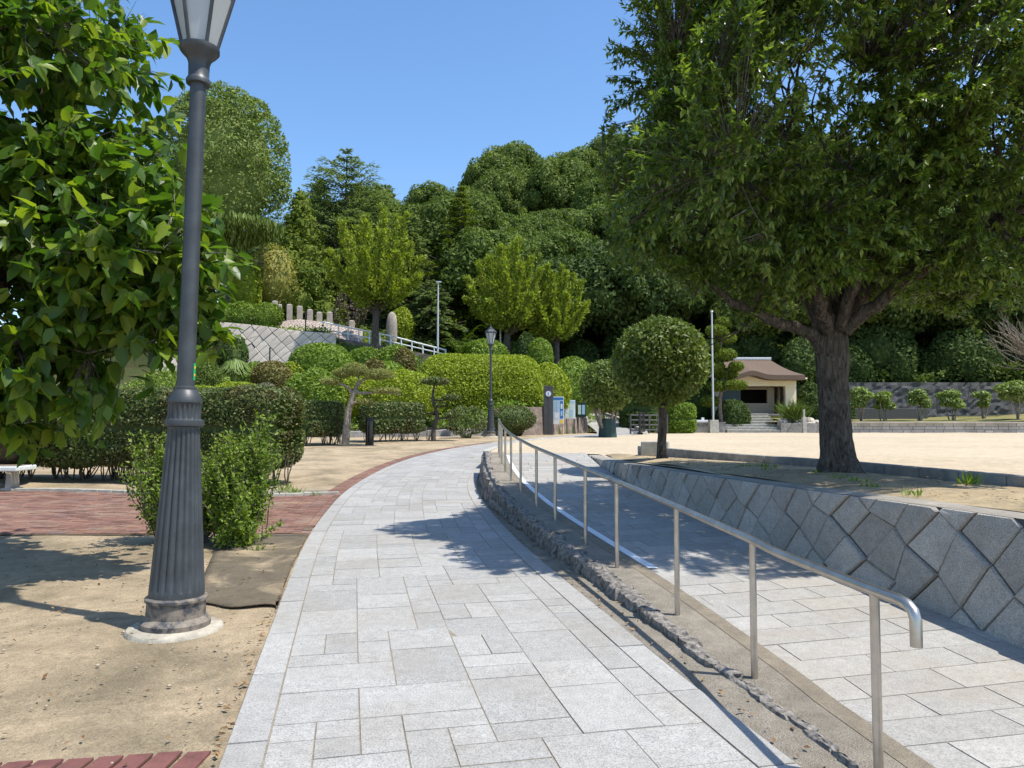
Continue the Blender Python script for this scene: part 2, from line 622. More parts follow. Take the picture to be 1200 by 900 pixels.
def spline(P, step=.1):
    out = []
    n = len(P)
    for i in range(n - 1):
        p0, p1, p2, p3 = P[max(i - 1, 0)], P[i], P[i + 1], P[min(i + 2, n - 1)]
        for t in np.linspace(0, 1, 30, endpoint=False):
            out.append(.5 * ((2 * p1) + (-p0 + p2) * t + (2 * p0 - 5 * p1 + 4 * p2 - p3) * t * t + (-p0 + 3 * p1 - 3 * p2 + p3) * t ** 3))
    out.append(P[-1])
    out = np.array(out)
    d = np.concatenate([[0], np.cumsum(np.linalg.norm(np.diff(out, axis=0), axis=1))])
    s = np.arange(0, d[-1], step)
    return s, np.stack([np.interp(s, d, out[:, k]) for k in range(out.shape[1])], 1)


PS, PC = spline(CP)
PT = unit(np.gradient(PC, axis=0))
PN = np.stack([PT[:, 1], -PT[:, 0]], 1)      # right-hand normal
HW = 1.22


def pathpt(s, t, dz=0.0):
    s = np.asarray(s, float)
    c = np.stack([np.interp(s, PS, PC[:, k]) for k in (0, 1)], -1)
    nn = np.stack([np.interp(s, PS, PN[:, k]) for k in (0, 1)], -1)
    q = c + nn * np.asarray(t)[..., None]
    zc = zpath(c[..., 1])
    zr = 1.25 * sstep(40, 52, c[..., 1])
    return np.concatenate([q, (zc + zr + dz)[..., None]], -1)


def slabs(mb, rects, fn, joint=.008, seg=.35, zj=.0025, rg=RNG):
    for (u0, u1, v0, v1) in rects:
        nu = max(2, int((u1 - u0) / seg) + 2)
        u = np.linspace(u0 + joint / 2, u1 - joint / 2, nu)
        vv = np.linspace(v0 + joint / 2, v1 - joint / 2, 2)
        U, V = np.meshgrid(u, vv, indexing='ij')
        P = fn(U, V)
        tilt = rg.normal(size=3) * zj * .4
        P[..., 2] += tilt[0] + tilt[1] * (np.arange(nu) / nu - .5)[:, None] + tilt[2] * np.array([-.5, .5])[None, :]
        mb.sheet(P)
        # thin sides so that the joint reads as a groove
        ring = np.concatenate([P[:, 0], P[::-1, 1]])
        lo = ring.copy()
        lo[:, 2] -= .012
        m = len(ring)
        b0 = mb.n - P.shape[0] * P.shape[1]
        idx = [i * 2 for i in range(nu)] + [i * 2 + 1 for i in range(nu)][::-1]
        # share top vertices: append lower ring only
        mb.V.append(lo)
        f = np.array([(b0 + idx[k], mb.n + k, mb.n + (k + 1) % m, b0 + idx[(k + 1) % m]) for k in range(m)])
        mb.F.append((f, 0))
        mb.n += m


def ashlar(nu, nv, sizes, rg):
    g = np.zeros((nu, nv), bool)
    out = []
    for i in range(nu):
        for j in range(nv):
            if g[i, j]:
                continue
            opts = list(sizes)
            rg.shuffle(opts)
            for (a, b) in opts + [(1, 1)]:
                if i + a <= nu and j + b <= nv and not g[i:i + a, j:j + b].any():
                    # avoid leaving a one-cell sliver
                    g[i:i + a, j:j + b] = True
                    out.append((i, i + a, j, j + b))
                    break
    return out


rg = np.random.default_rng(5)
# --- the ground: one sheet to the horizon
mb = MB()
xs = np.concatenate([np.linspace(-400, -30, 8), np.linspace(-26, 26, 90), np.linspace(30, 400, 8)])
ys = np.concatenate([np.linspace(-60, -4, 6), np.linspace(-3, 34, 110), np.linspace(36, 500, 14)])
Yg, Xg = np.meshgrid(ys, xs, indexing='ij')
Zg = zg(Xg, Yg) + .016 * np.sin(Xg * 2.1 + Yg * .7) * np.sin(Yg * 1.7 - Xg * .6) * (Xg < -3.2) - .006 - .02 * (Xg < -1.9) * (Yg < 0)
mb.sheet(np.stack([Xg, Yg, Zg], -1))
struct('ground', mb, M['sand'], smooth=True)

# --- granite path
mb = MB()
s = np.arange(0, PS[-1], .25)
T = np.linspace(-HW, HW, 5)
mb.sheet(pathpt(s[:, None] + 0 * T[None], 0 * s[:, None] + T[None], .0185))
struct('path_bed', mb, M['joint'])
mb = MB()
KW = .185
cu, cv = .205, (2 * HW - 2 * KW) / 10
RJ = np.random.default_rng(21)
L0 = PS[-1] - .3
rc = ashlar(int(L0 / cu), 10, [(3, 2), (2, 2), (2, 2), (1, 2), (2, 1), (2, 3), (1, 2), (2, 1), (3, 2), (1, 1)], RJ)
rects = [(a * cu, b_ * cu, -HW + KW + c_ * cv, -HW + KW + d_ * cv) for a, b_, c_, d_ in rc]
slabs(mb, rects, lambda u, v: pathpt(u, v, .022), .008)
struct('path', mb, M['slab'])
mb = MB()
rects = []
for sg in (-1, 1):
    u = 0
    while u < L0:
        l = RJ.uniform(.75, .95)
        lo, hi = (-HW, -HW + KW) if sg < 0 else (HW - KW, HW)
        rects.append((u, min(u + l, L0), lo, hi))
        u += l
slabs(mb, rects, lambda u, v: pathpt(u, v, .024), .011)
struct('path_kerb', mb, M['kerbstone'])

# --- brick border outside the left kerb and the brick cross path
mb = MB()
bd = [(u, u + .107, -HW - .33, -HW - .115) for u in np.arange(14.2, 33.5, .107)]
bd += [(u, u + .107, -HW - .115, -HW - .008) for u in np.arange(14.2, 33.5, .107)]
slabs(mb, bd, lambda u, v: pathpt(u, v, .02), .007, zj=.003)
# left edge of path as function of Y
le = pathpt(PS, np.full(len(PS), -HW - .01))


def xleft(Y):
    return np.interp(Y, le[:, 1], le[:, 0])


def brickfn(u, v):
    return np.stack([u, v, zpath(v) + .018], -1)


bk = []
for j, y in enumerate(np.arange(9.2, 14.0, .105)):
    y_top = 13.9 + .35 * math.sin(y)
    x = xleft(y) - .02 - (j % 2) * .11
    while x > -15:
        l = .215
        far = 13.2 + .9 * sstep(-4.5, -9, x) - .35 * sstep(-3.0, -4.5, x)
        if y < far:
            x0 = x - l
            bk.append((x0, min(x, xleft(y) - .012), y, y + .105))
        x -= l
slabs(mb, bk, brickfn, .008, seg=9, zj=.004)
struct('brick_paving', mb, M['brick'])
mb = MB()
rows = []
for y in np.linspace(9.18, 14.1, 30):
    rows.append([(x, y, zpath(y) + .008) for x in (-15, -8, xleft(y) - .01)])
mb.sheet(rows)
u = np.arange(14.2, 33.5, .3)
mb.sheet(pathpt(u[:, None] + np.zeros((1, 2)), 0 * u[:, None] + np.array([[-HW - .33, -HW - .005]]), .009))
struct('brick_bed', mb, M['joint'])
# stone edging on the far side of the brick paving
mb = MB()
E = []
for x in np.arange(-13, -2.9, .3):
    y = 13.35 + .9 * float(sstep(-4.5, -9, x)) - .35 * float(sstep(-3.0, -4.5, x))
    E.append((x, y))
for i in range(len(E) - 1):
    (x0, y0), (x1, y1) = E[i], E[i + 1]
    mb.box(((x0 + x1) / 2, (y0 + y1) / 2, zpath(y0) + .012), (.292, .10, .09), math.atan2(y1 - y0, x1 - x0))
struct('stone_edging_kerb', mb, M['concrete'], bevel=.006)
# brick edging at the front left
mb = MB()
rects = []
for k in range(16):
    rects.append((-1.36 - .123 * (k + 1), -1.36 - .123 * k, 0, .25))
slabs(mb, rects, lambda u, v: np.stack([u + .02 * v, 3.20 + v + (u + 1.36) * .15, 0 * u + .012], -1), .022, seg=9, zj=.006)
M['brick_dark'] = plain('dark_red_brick', (.155, .06, .05), .85, 0, .3, 9, .4, 60)
struct('brick_edging', mb, M['brick_dark'])

# --- weed mat by the bush
mb = MB()
g = []
c4 = [np.array([xleft(5.85) + .06, 5.85]), np.array([-2.55, 5.95]), np.array([-3.5, 8.95]), np.array([xleft(9.1) + .0, 9.1])]
for i in np.linspace(0, 1, 16):
    row = []
    for j in np.linspace(0, 1, 14):
        p = lerp(lerp(c4[0], c4[1], j), lerp(c4[3], c4[2], j), i)
        xm = min(p[0], xleft(p[1]) - .012)
        row.append((xm, p[1] + .05 * math.sin(j * 9) * (1 - i), zpath(p[1]) + .014 + .006 * math.sin(j * 7 + i * 5)))
    g.append(row)
mb.sheet(g)
o = obj('ground_mat', mb, M['mat'], smooth=True)
so = o.modifiers.new('thick', 'SOLIDIFY')
so.thickness = .01
tag(o, 'dark worn ground mat partly covered by sand between the lamp post and the path', 'ground mat')

# ------------------------------------------------------------------ ramp lane, strip, retaining wall
RX = np.array([(0.4, 1.95), (1.6, 1.72), (2.6, 1.575), (3.1, 1.50), (4.3, 1.385), (5.4, 1.2), (6.6, .98), (7.8, .74), (9, .51), (10.2, .28), (11.4, .1), (12.6, -.04), (13.8, -.14), (15, -.22), (16.5, -.29), (18, -.33)])
WB = np.array([(-2, 5.2), (1.5, 4.2), (3, 3.75), (4.64, 3.3), (5.85, 3.06), (6.72, 2.82), (7.93, 2.54), (9.4, 2.22), (11.6, 1.95), (13.2, 1.80), (15, 1.70), (17.2, 1.67)])


def xr(Y):
    return np.interp(Y, RX[:, 0], RX[:, 1])


def xsl(Y):
    return xr(Y) - np.interp(Y, [2, 3.3, 4.3, 9, 12, 17], [.0, .03, .13, .27, .34, .30])


def xsr(Y):
    return xr(Y) + np.interp(Y, [2, 4.2, 6, 9, 14, 17], [.36, .31, .30, .2, .16, .16])


def xwb(Y):
    return np.interp(Y, WB[:, 0], WB[:, 1])


def zlane(Y):
    return .058 * np.clip(np.asarray(Y, float) - 4, 0, 13.2)


def lanept(u, w, dz=0.0):
    """u = station, w = metres measured from the left edge, rows skewed to stay square to the lane"""
    u = np.asarray(u, float)
    w = np.asarray(w, float)
    Y = u + .2 * (w - .8)
    Y = np.clip(Y, -3, 17.15)
    X0, X1 = xsr(Y) - .02, xwb(Y) + .03
    t = np.clip(w / 1.9, 0, 1)
    return np.stack([X0 + (X1 - X0) * t, Y, zlane(Y) + dz + .012], -1)


mb = MB()
u = np.linspace(-2, 17.6, 80)
w = np.linspace(0, 1.9, 4)
mb.sheet(lanept(u[:, None] + 0 * w[None], 0 * u[:, None] + w[None], -.005))
struct('ramp_bed', mb, M['joint'])
mb = MB()
rects = []
k = 0
u0 = -1.0
while u0 < 17.2:
    w = -RJ.uniform(0, .6)
    while w < 1.9:
        l = RJ.choice([.55, .65, .8])
        a, b_ = max(w, 0), min(w + l, 1.9)
        if b_ - a > .06:
            rects.append((u0, u0 + .272, a, b_))
        w += l
    u0 += .272
mb2 = MB()
slabs(mb, rects, lambda u, v: lanept(u, v, 0), .009)
struct('ramp', mb, M['slab_lane'])

# aggregate strip
mb = MB()
ys = np.linspace(.4, 17.2, 90)
rows = []
for y in ys:
    a, b_ = xsl(y), xsr(y)
    z = float(zlane(y))
    zb = float(zpath(y)) - .05
    rows.append([(a + .02, y, zb), (a + .03, y, z + .012), (lerp(a, b_, .35), y, z + .022), (b_ - .13, y, z + .02)])
mb.sheet(rows)
struct('ramp_strip', mb, M['aggregate'], smooth=True, angle=40)
mb = MB()
mb.sheet([[(xsr(y) - .125, y, zlane(y) + .02), (xsr(y), y, zlane(y) + .018), (xsr(y) + .004, y, zlane(y) - .05)] for y in ys])
struct('strip_edge', mb, M['aggregate_edge'])
mb = MB()
yw = np.linspace(6.75, 16.6, 50)
mb.sheet([[(xsr(y) + .008, y, zlane(y) + .0185), (xsr(y) + .10 - .03 * (y - 6.7) / 10, y, zlane(y) + .0185)] for y in yw])
struct('lane_marking', mb, M['whitepaint'])
# concrete gutter between path and rubble
mb = MB()
ri = pathpt(PS, np.full(len(PS), HW + .005))
yy = np.linspace(1.0, 13.0, 60)
mb.sheet([[(np.interp(y, ri[:, 1], ri[:, 0]), y, zpath(y) + .012), (xsl(y) + .06, y, zpath(y) + .012 + .02)] for y in yy])
struct('path_gutter', mb, M['aggregate'])

# rubble edging
mb = MB()
RR = np.random.default_rng(33)
for row_ in range(2):
    y = 3.2 + .1 * row_
    while y < 17.0:
        h = float(zlane(y) - zpath(y))
        l = RR.uniform(.13, .27)
        if row_ == 1 and h < .2:
            y += l
            continue
        slope = (xsl(y + .1) - xsl(y - .1)) / .2
        hh = max(.02 + .04 * min(1, (y - 3.2) / 2.2), h + .045) / (2 if h >= .2 else 1)
        wx_ = .022 + .05 * min(1, max(0, (y - 3.2) / 2.5)) + .06 * h
        c = np.array([xsl(y) + RR.normal() * .012 + (.02 if row_ else -.01), y + l * .5, float(zpath(y)) + hh * (row_ + .46)])
        nu, nv = 16, 10
        vs = []
        ph = RR.uniform(0, 6, 10)
        yaw = RR.normal() * (.3 if h > .12 else .08)
        pit = RR.normal() * (.16 if h > .12 else .05)
        ex = RR.uniform(.5, .85)
        for i in range(nv + 1):
            t = PI * i / nv
            for j in range(nu):
                p = 2 * PI * j / nu
                d = np.array([math.sin(t) * math.cos(p), math.sin(t) * math.sin(p), math.cos(t)])
                e = d / (np.max(np.abs(d)) ** ex)
                kx = 1 + .09 * math.sin(2.6 * d[0] + 3 * d[2] + ph[0]) + .09 * math.sin(3.3 * d[1] + ph[1]) + .04 * math.sin(8 * d[2] + 5 * d[0] + ph[2]) + .03 * math.sin(9 * d[1] + 6 * d[2] + ph[3])
                q = e * kx * np.array([wx_, l * (.56 if h < .12 else .49), hh * .58]) + RR.normal(size=3) * .0025
                q = np.array([q[0] * math.cos(yaw) - q[1] * math.sin(yaw) * .5, q[1] * math.cos(yaw) + q[0] * math.sin(yaw), q[2] + q[1] * pit])
                vs.append(c + np.array([q[0] + slope * q[1], q[1], q[2]]))
        f = [(i * nu + j, (i + 1) * nu + j, (i + 1) * nu + (j + 1) % nu, i * nu + (j + 1) % nu) for i in range(nv) for j in range(nu)]
        mb.add(vs, f)
        y += l * .93
yr = np.linspace(2.6, 17.0, 120)
mb.sheet([[(xsl(q) - .035 - .03 * max(0, float(zlane(q) - zpath(q))), q, float(zpath(q)) - .02), (xsl(q) - .02, q, max(float(zpath(q)) + .026, float(zlane(q)) - .02) + .006 * math.sin(q * 37)), (xsl(q) + .03 + .008 * math.sin(q * 23), q, max(float(zpath(q)) + .03, float(zlane(q)) + .014))] for q in yr])
tag(obj('rubble_edging', mb, M['rubble'], smooth=True, angle=35), 'low row of rough dark stones edging the strip under the handrail', 'stone edging')


# --- dressed stone retaining walls
def clip_poly(poly, a, b, c):
    out = []
    n = len(poly)
    for i in range(n):
        p, q = poly[i], poly[(i + 1) % n]
        fp, fq = a * p[0] + b * p[1] - c, a * q[0] + b * q[1] - c
        if fp <= 0:
            out.append(p)
        if (fp < 0 < fq) or (fq < 0 < fp):
            t = fp / (fp - fq)
            out.append((p[0] + t * (q[0] - p[0]), p[1] + t * (q[1] - p[1])))
    return out


def lattice_wall(mb, base, H, batter, e1, e2, back=.3, joint=.012, bulge=.018, jit=.03, seed=0, scale_top=None):
    """base: (n,3) polyline; outward = left-hand side of travel (towards viewer)"""
    base = np.asarray(base, float)
    d = np.concatenate([[0], np.cumsum(np.linalg.norm(np.diff(base[:, :2], axis=0), axis=1))])
    tn = unit(np.gradient(base[:, :2], axis=0))
    no = np.stack([-tn[:, 1], tn[:, 0]], 1)
    Ls = d[-1]
    rg = np.random.default_rng(seed)

    def mp(s, h, o):
        x = np.interp(s, d, base[:, 0])
        y = np.interp(s, d, base[:, 1])
        z = np.interp(s, d, base[:, 2])
        nx = np.interp(s, d, no[:, 0])
        ny = np.interp(s, d, no[:, 1])
        hs = h if scale_top is None else h * np.interp(s, d, scale_top)
        return (x + nx * (o - batter * hs), y + ny * (o - batter * hs), z + hs)

    jits = {}

    def node(i, j):
        if (i, j) not in jits:
            jits[(i, j)] = rg.normal(size=2) * jit
        p = np.array(e1) * i + np.array(e2) * j + jits[(i, j)]
        return (p[0], p[1])

    E = np.array([e1, e2])
    corners = np.array([(0, 0), (Ls, 0), (0, H), (Ls, H)]) @ np.linalg.inv(E)
    i0, j0 = np.floor(corners.min(0)).astype(int) - 1
    i1, j1 = np.ceil(corners.max(0)).astype(int) + 1
    for i in range(i0, i1):
        for j in range(j0, j1):
            pg = [node(i, j), node(i + 1, j), node(i + 1, j + 1), node(i, j + 1)]
            for (a, b_, c) in ((-1, 0, 0), (1, 0, Ls), (0, -1, 0), (0, 1, H)):
                pg = clip_poly(pg, a, b_, c)
                if len(pg) < 3:
                    break
            if len(pg) < 3:
                continue
            q = np.array(pg)
            ar = .5 * np.sum(q[:, 0] * np.roll(q[:, 1], -1) - q[:, 1] * np.roll(q[:, 0], -1))
            if abs(ar) < .004:
                continue
            if ar < 0:
                q = q[::-1]
            c = q.mean(0)
            sz = math.sqrt(abs(ar))
            k1 = 1 - joint * 1.6 / sz
            k2 = k1 * (1 - .06)
            zz = rg.normal() * bulge * .4
            r0 = [mp(*(c + (p - c) * k1), -.03) for p in q]
            r1 = [mp(*(c + (p - c) * k1), bulge * .35 + zz) for p in q]
            r2 = [mp(*(c + (p - c) * k2), bulge + zz + rg.normal() * bulge * .15) for p in q]
            ce = [mp(*c, bulge * 1.25 + zz)]
            n = len(q)
            f = []
            for a in range(n):
                b_ = (a + 1) % n
                f += [(a, b_, n + b_, n + a), (n + a, n + b_, 2 * n + b_, 2 * n + a), (2 * n + a, 2 * n + b_, 3 * n)]
            mb.add(r0 + r1 + r2 + ce, f, 0)
    # mortar body
    rows = []
    for s in np.linspace(0, Ls, max(8, int(Ls / .4))):
        rows.append([mp(s, 0, -.006), mp(s, H - .004, -.006)])
    mb.sheet(rows, 1)
    rows = []
    for s in np.linspace(0, Ls, max(8, int(Ls / .4))):
        p = mp(s, H, .0)
        q = mp(s, H, -back)
        rows.append([p, (q[0], q[1], p[2] + .004)])
    mb.sheet(rows, 2)


base = []
for y in np.concatenate([np.arange(-1.5, 17.0, .4)]):
    base.append((xwb(y) + .0, y, -.02))
base = np.array(base)
zt = np.interp(base[:, 1], [0, 5, 9, 11.6, 15, 17], [.86, .86, .84, .80, .745, .74])
mb = MB()
e1 = np.array([math.cos(math.radians(-57)), math.sin(math.radians(-57))]) * .40
e2 = np.array([math.cos(math.radians(33)), math.sin(math.radians(33))]) * .29
lattice_wall(mb, base, 1.0, .12, e1, e2, .28, .0055, .026, .034, 4, zt + .02)
tag(obj('retaining_wall', mb, [M['wallstone'], M['mortar'], M['mortar_top']]), 'low grey retaining wall of diagonally set dressed granite along the ramp', 'retaining wall')

# ------------------------------------------------------------------ plaza sand
mb = MB()


def zplaza(X, Y):
    d = .845 + 0 * X
    d = d - .10 * sstep(10.5, 15, Y) * (1 - sstep(1.5, 5, X)) * (1 - sstep(19, 26, Y))
    d = d + .012 * np.sin(X * 1.3 + Y) * np.sin(Y * .9)
    return d


rp = pathpt(PS, np.full(len(PS), HW + .16))
rows = []
for y in np.concatenate([np.linspace(-2, 17.1, 70), np.linspace(17.25, 43.2, 60)]):
    if y < 17.2:
        x0 = xwb(y) + .12 + .09 + .1
    else:
        x0 = np.interp(y, rp[:, 1], rp[:, 0])
        x0 = max(x0, -.52)
        if y > 37:
            x0 = 6.9
    t = np.linspace(0, 1, 46) ** 2
    X = x0 + (70 - x0) * t
    Z = zplaza(X, np.full(len(X), y))
    rows.append(np.stack([X, np.full(len(X), y), Z], -1))
mb.sheet(rows)
struct('plaza', mb, M['plaza'], smooth=True)
# end of ramp to the plaza
# kerb along the curved path edge of the plaza
mb = MB()
sk = [q for q in np.arange(0, PS[-1], .5) if 18.2 < np.interp(q, PS, PC[:, 1]) < 36.5]
for q0, q1 in zip(sk[:-1], sk[1:]):
    a = pathpt(np.array([q0, q1]), np.array([HW + .1, HW + .1]))
    c = a.mean(0)
    top = max(.76, float(zplaza(np.array([c[0] + .3]), np.array([c[1]]))[0])) + .03
    l = np.linalg.norm(a[1] - a[0])
    mb.box((c[0], c[1], (top + c[2] - .05) / 2), (l - .008, .16, top - c[2] + .05), math.atan2(a[1][1] - a[0][1], a[1][0] - a[0][0]))
struct('plaza_kerb', mb, M['concrete'], bevel=.015)
# planting strip behind the wall
KB = np.array([(2.62, 16.6), (2.9, 15.6), (3.67, 12.2), (4.28, 10.6), (4.55, 9.6), (4.9, 7.6), (5.2, 6.4), (5.8, 4.6), (6.6, 2.4), (7.5, 0)])
ks, kp = spline(KB[::-1], .25)
mb = MB()
rows = []
for x, y in kp:
    w = xwb(y) + .115
    t = np.linspace(0, 1, 8)
    X = w + .27 + (x - .1 - w - .27) * t
    Z = zplaza(X, np.full(8, y)) + .008 + .03 * np.sin(t * PI) + .012 * np.sin(X * 5 + y * 3)
    rows.append(np.stack([X, np.full(8, y), Z], -1))
mb.sheet(rows)
struct('planting_strip_ground', mb, M['litter_soil'], smooth=True)
mb = MB()
sk2 = np.arange(0, ks[-1], .6)
for q0, q1 in zip(sk2[:-1], sk2[1:]):
    a = np.array([[np.interp(q, ks, kp[:, k]) for k in (0, 1)] for q in (q0, q1)])
    c = a.mean(0)
    mb.box((c[0], c[1], .845 + .035), (.592, .13, .19), math.atan2(a[1][1] - a[0][1], a[1][0] - a[0][0]))
struct('planting_strip_kerb', mb, M['concrete_dark'], bevel=.012)

# ------------------------------------------------------------------ handrail
o_ = np.array([xr(3.1), 3.1, 0])
rail = thing('handrail', 'long curving stainless steel handrail on round posts along the ramp', 'handrail', o_)
mb = MB()
P = []
for y in np.arange(17.0, 2.99, -.15):
    P.append((xr(y), y, float(zlane(y)) + .80))
P = np.array(P)
end = [(xr(2.95), 2.95, .80), (xr(2.9), 2.90, .794), (xr(2.87), 2.868, .775), (xr(2.855), 2.855, .745), (xr(2.855), 2.855, .645)]
P = np.concatenate([P, end]) - o_
mb.tube(P, .0225, 16)
obj('rail', mb, M['steel'], rail, smooth=True, angle=50)
for y in [3.1, 4.3, 5.42, 6.75, 7.7, 8.95, 9.95, 11.2, 12.4, 13.6, 14.8, 16.0, 16.95]:
    mb = MB()
    zb = float(zlane(y))
    mb.tube(np.array([(xr(y), y, zb - .02), (xr(y), y, zb + .4), (xr(y), y, zb + .79)]) - o_, .0195, 14)
    obj('post', mb, M['steel'], rail, smooth=True, angle=50)


# ------------------------------------------------------------------ lamp posts
def lamp(label, loc):
    t = thing('street_lamp', label, 'street lamp', loc, .26, 'lantern street lamps')
    mb = MB()
    mb.lathe([(.335, -.05), (.33, .02), (.315, .04), (.2, .055)], 40)
    obj('base_plinth', mb, M['plinth'], t, smooth=True, angle=40)
    mb = MB()
    mb.lathe([(.235, .05), (.237, .085), (.215, .11), (.2, .12), (.195, .21), (.198, .225), (.21, .232), (.21, .25), (.194, .262)], 48)
    obj('foot_collar', mb, M['iron_worn'], t, smooth=True, angle=35)
    mb = MB()
    prof = [(.186, .255, 0), (.185, .30, 0), (.183, .32, .012)]
    for k in range(1, 9):
        q = k / 9
        prof.append((lerp(.183, .110, q), lerp(.32, 1.42, q), .012))
    prof += [(.109, 1.43, .010), (.108, 1.45, 0), (.108, 1.462, 0), (.134, 1.47, 0), (.137, 1.49, 0), (.134, 1.51, 0), (.113, 1.52, 0), (.113, 1.535, .009), (.113, 1.62, .009), (.114, 1.63, 0), (.12, 1.64, 0), (.119, 1.66, 0), (.09, 1.715, 0), (.078, 1.73, 0), (.078, 1.75, 0), (.063, 1.757, 0)]
    mb.lathe(prof, 160, mod=20)
    obj('pedestal', mb, M['iron'], t, smooth=True, angle=32)
    mb = MB()
    mb.lathe([(.062, 1.75), (.060, 2.4), (.056, 4.02)], 28)
    obj('pole', mb, M['iron'], t, smooth=True, angle=40)
    mb = MB()
    mb.lathe([(.062, 4.0), (.085, 4.005), (.088, 4.03), (.08, 4.045), (.072, 4.06), (.075, 4.16), (.09, 4.2), (.125, 4.235), (.14, 4.255), (.14, 4.285), (.12, 4.29)], 32)
    obj('collar', mb, M['iron'], t, smooth=True, angle=40)
    n = 6
    a = np.linspace(0, 2 * PI, n, endpoint=False)
    ro, ri_ = .25, .122
    zb, zt_ = 4.285, 4.80
    mb = MB()
    for k in range(n):
        c0 = np.array([ri_ * math.cos(a[k]), ri_ * math.sin(a[k]), zb])
        c1 = np.array([ro * math.cos(a[k]), ro * math.sin(a[k]), zt_])
        mb.tube([c0, c1], .013, 6)
        b_ = a[(k + 1) % n]
        mb.tube([c1, (ro * math.cos(b_), ro * math.sin(b_), zt_)], .016, 6)
        mb.tube([c0, (ri_ * math.cos(b_), ri_ * math.sin(b_), zb + .004)], .014, 6)
    ln = obj('lantern', mb, M['iron'], t, smooth=True, angle=40)
    mb = MB()
    v = [((ri_ - .008) * math.cos(q), (ri_ - .008) * math.sin(q), zb + .004) for q in a] + [((ro - .012) * math.cos(q), (ro - .012) * math.sin(q), zt_ - .004) for q in a]
    mb.add(v, [(k, (k + 1) % n, n + (k + 1) % n, n + k) for k in range(n)])
    obj('glass_panes', mb, M['glass'], ln)
    mb = MB()
    mb.lathe([(.275, 4.80), (.285, 4.82), (.28, 4.845), (.2, 4.93), (.12, 4.99), (.10, 5.0), (.10, 5.04), (.06, 5.07), (.022, 5.1), (.028, 5.13), (.012, 5.17), (.004, 5.24)], 6)
    obj('cap', mb, M['iron'], ln, smooth=False)
    return t


M['plinth'] = plain('worn_concrete_plinth', (.36, .325, .26), .95, 0, .35, 11, .7, 50)
m, nt, b, out = newmat('worn_iron_paint')
v = coords(nt)
f = noise(nt, v, 9, 6, .7)
nt.links.new(ramp(nt, f, [(.42, (.05, .053, .06)), (.52, (.17, .145, .115)), (.65, (.25, .21, .165))]), b.inputs['Base Color'])
b.inputs['Roughness'].default_value = .8
bump(nt, b, f, .5, .01)
M['iron_worn'] = m
L1 = (-2.405, 5.36, 0.0)
M['iron'] = plain('dark_grey_iron_paint', (.043, .049, .053), .45, .05, .3, 6, .1, 60)
lampA = lamp('large grey lantern lamp post nearest the camera, fluted pedestal on a round concrete base', L1)
lampA.rotation_euler = (0, math.radians(1.05), .26)
p = pt(575, 515, 34.0)
lampB = dup(lampA, (p[0], 34.0, float(zpath(34.0))), .1, label='far grey lantern lamp post standing at the end of the path before the lime hedge')
mb = MB()
q = pt(228.2, 435, 5.29) - np.array(L1)
a0 = math.atan2(q[1], q[0])
for (z0, z1, r_, w_, mi) in ((1.80, 1.925, .0635, .55, 0), (1.885, 1.905, .0642, .25, 1), (1.83, 1.85, .0642, .25, 1)):
    an = np.linspace(-.55, .15, 8) if mi == 0 else np.linspace(-.4, -.1, 5)
    rows = [[(r_ * math.cos(k), r_ * math.sin(k), z) for k in an] for z in (z0, z1)]
    mb.sheet(rows, mi)
o = obj('sticker', mb, [M['stickergreen'], M['yellow']])
o.location = L1
o.rotation_euler = (0, math.radians(1.05), .26)
tag(o, 'small green and yellow sticker on the near lamp pole above its pedestal', 'sticker')


# ------------------------------------------------------------------ the large tree at the right
def twig_crown(mb_leaf, mb_wood, ends, roots, k, twigL, L, W, rg, kind, droop, wood_r=.008, spread=.9, upn=.6):
    n = len(ends)
    roots = np.asarray(roots, float)
    # nearest root
    di = np.linalg.norm(ends[:, None] - roots[None], axis=2)
    nr = roots[np.argmin(di, 1)]
    d = unit(ends - nr + rdir(n, rg) * .25)
    t = rg.random((n, k)) ** .8
    P = ends[:, None, :] - d[:, None, :] * (t * twigL)[..., None]
    P[..., 2] -= .10 * twigL * (1 - t) ** 2
    P = P.reshape(-1, 3)
    dd = np.repeat(d, k, 0)
    A = unit(dd * .7 + rdir(n * k, rg) * spread - np.array([0, 0, droop]))
    nn = unit(np.array([0, 0, upn]) + rdir(n * k, rg) * .6 + dd * .25)
    s = rg.uniform(.65, 1.25, n * k)
    add_leaves(mb_leaf, P, A, nn, L * s, W * s, kind)
    if mb_wood is not None:
        # three sided twigs, vectorised
        st = nr + (ends - nr) * .15
        mid = (st + ends) / 2 + rdir(n, rg) * .08 * np.linalg.norm(ends - st, axis=1)[:, None]
        u = unit(np.cross(d, rdir(n, rg)))
        w = np.cross(d, u)
        ring = []
        for q, r in ((st, wood_r * 1.6), (mid, wood_r), (ends, wood_r * .35)):
            for a in (0, 2.094, 4.188):
                ring.append(q + r * (math.cos(a) * u + math.sin(a) * w))
        v = np.stack(ring, 1).reshape(-1, 3)
        i = np.arange(n)[:, None] * 9
        f = []
        for lv in (0, 3):
            for a in range(3):
                b_ = (a + 1) % 3
                f.append(i + np.array([[lv + a, lv + b_, lv + 3 + b_, lv + 3 + a]]))
        mb_wood.add(v, np.concatenate(f))


rg = np.random.default_rng(77)
TB = np.array([3.93, 8.95, .84])
tree = thing('broadleaf_tree', 'large spreading broadleaf tree with a thick dark trunk behind the ramp retaining wall', 'tree', TB)
mb = MB()
tr = np.array([(0.02, 0, -.1), (0, 0, .06), (-.01, 0, .25), (-.03, 0, .7), (-.04, .02, 1.2), (-.05, .03, 1.62), (-.06, .03, 1.95)])
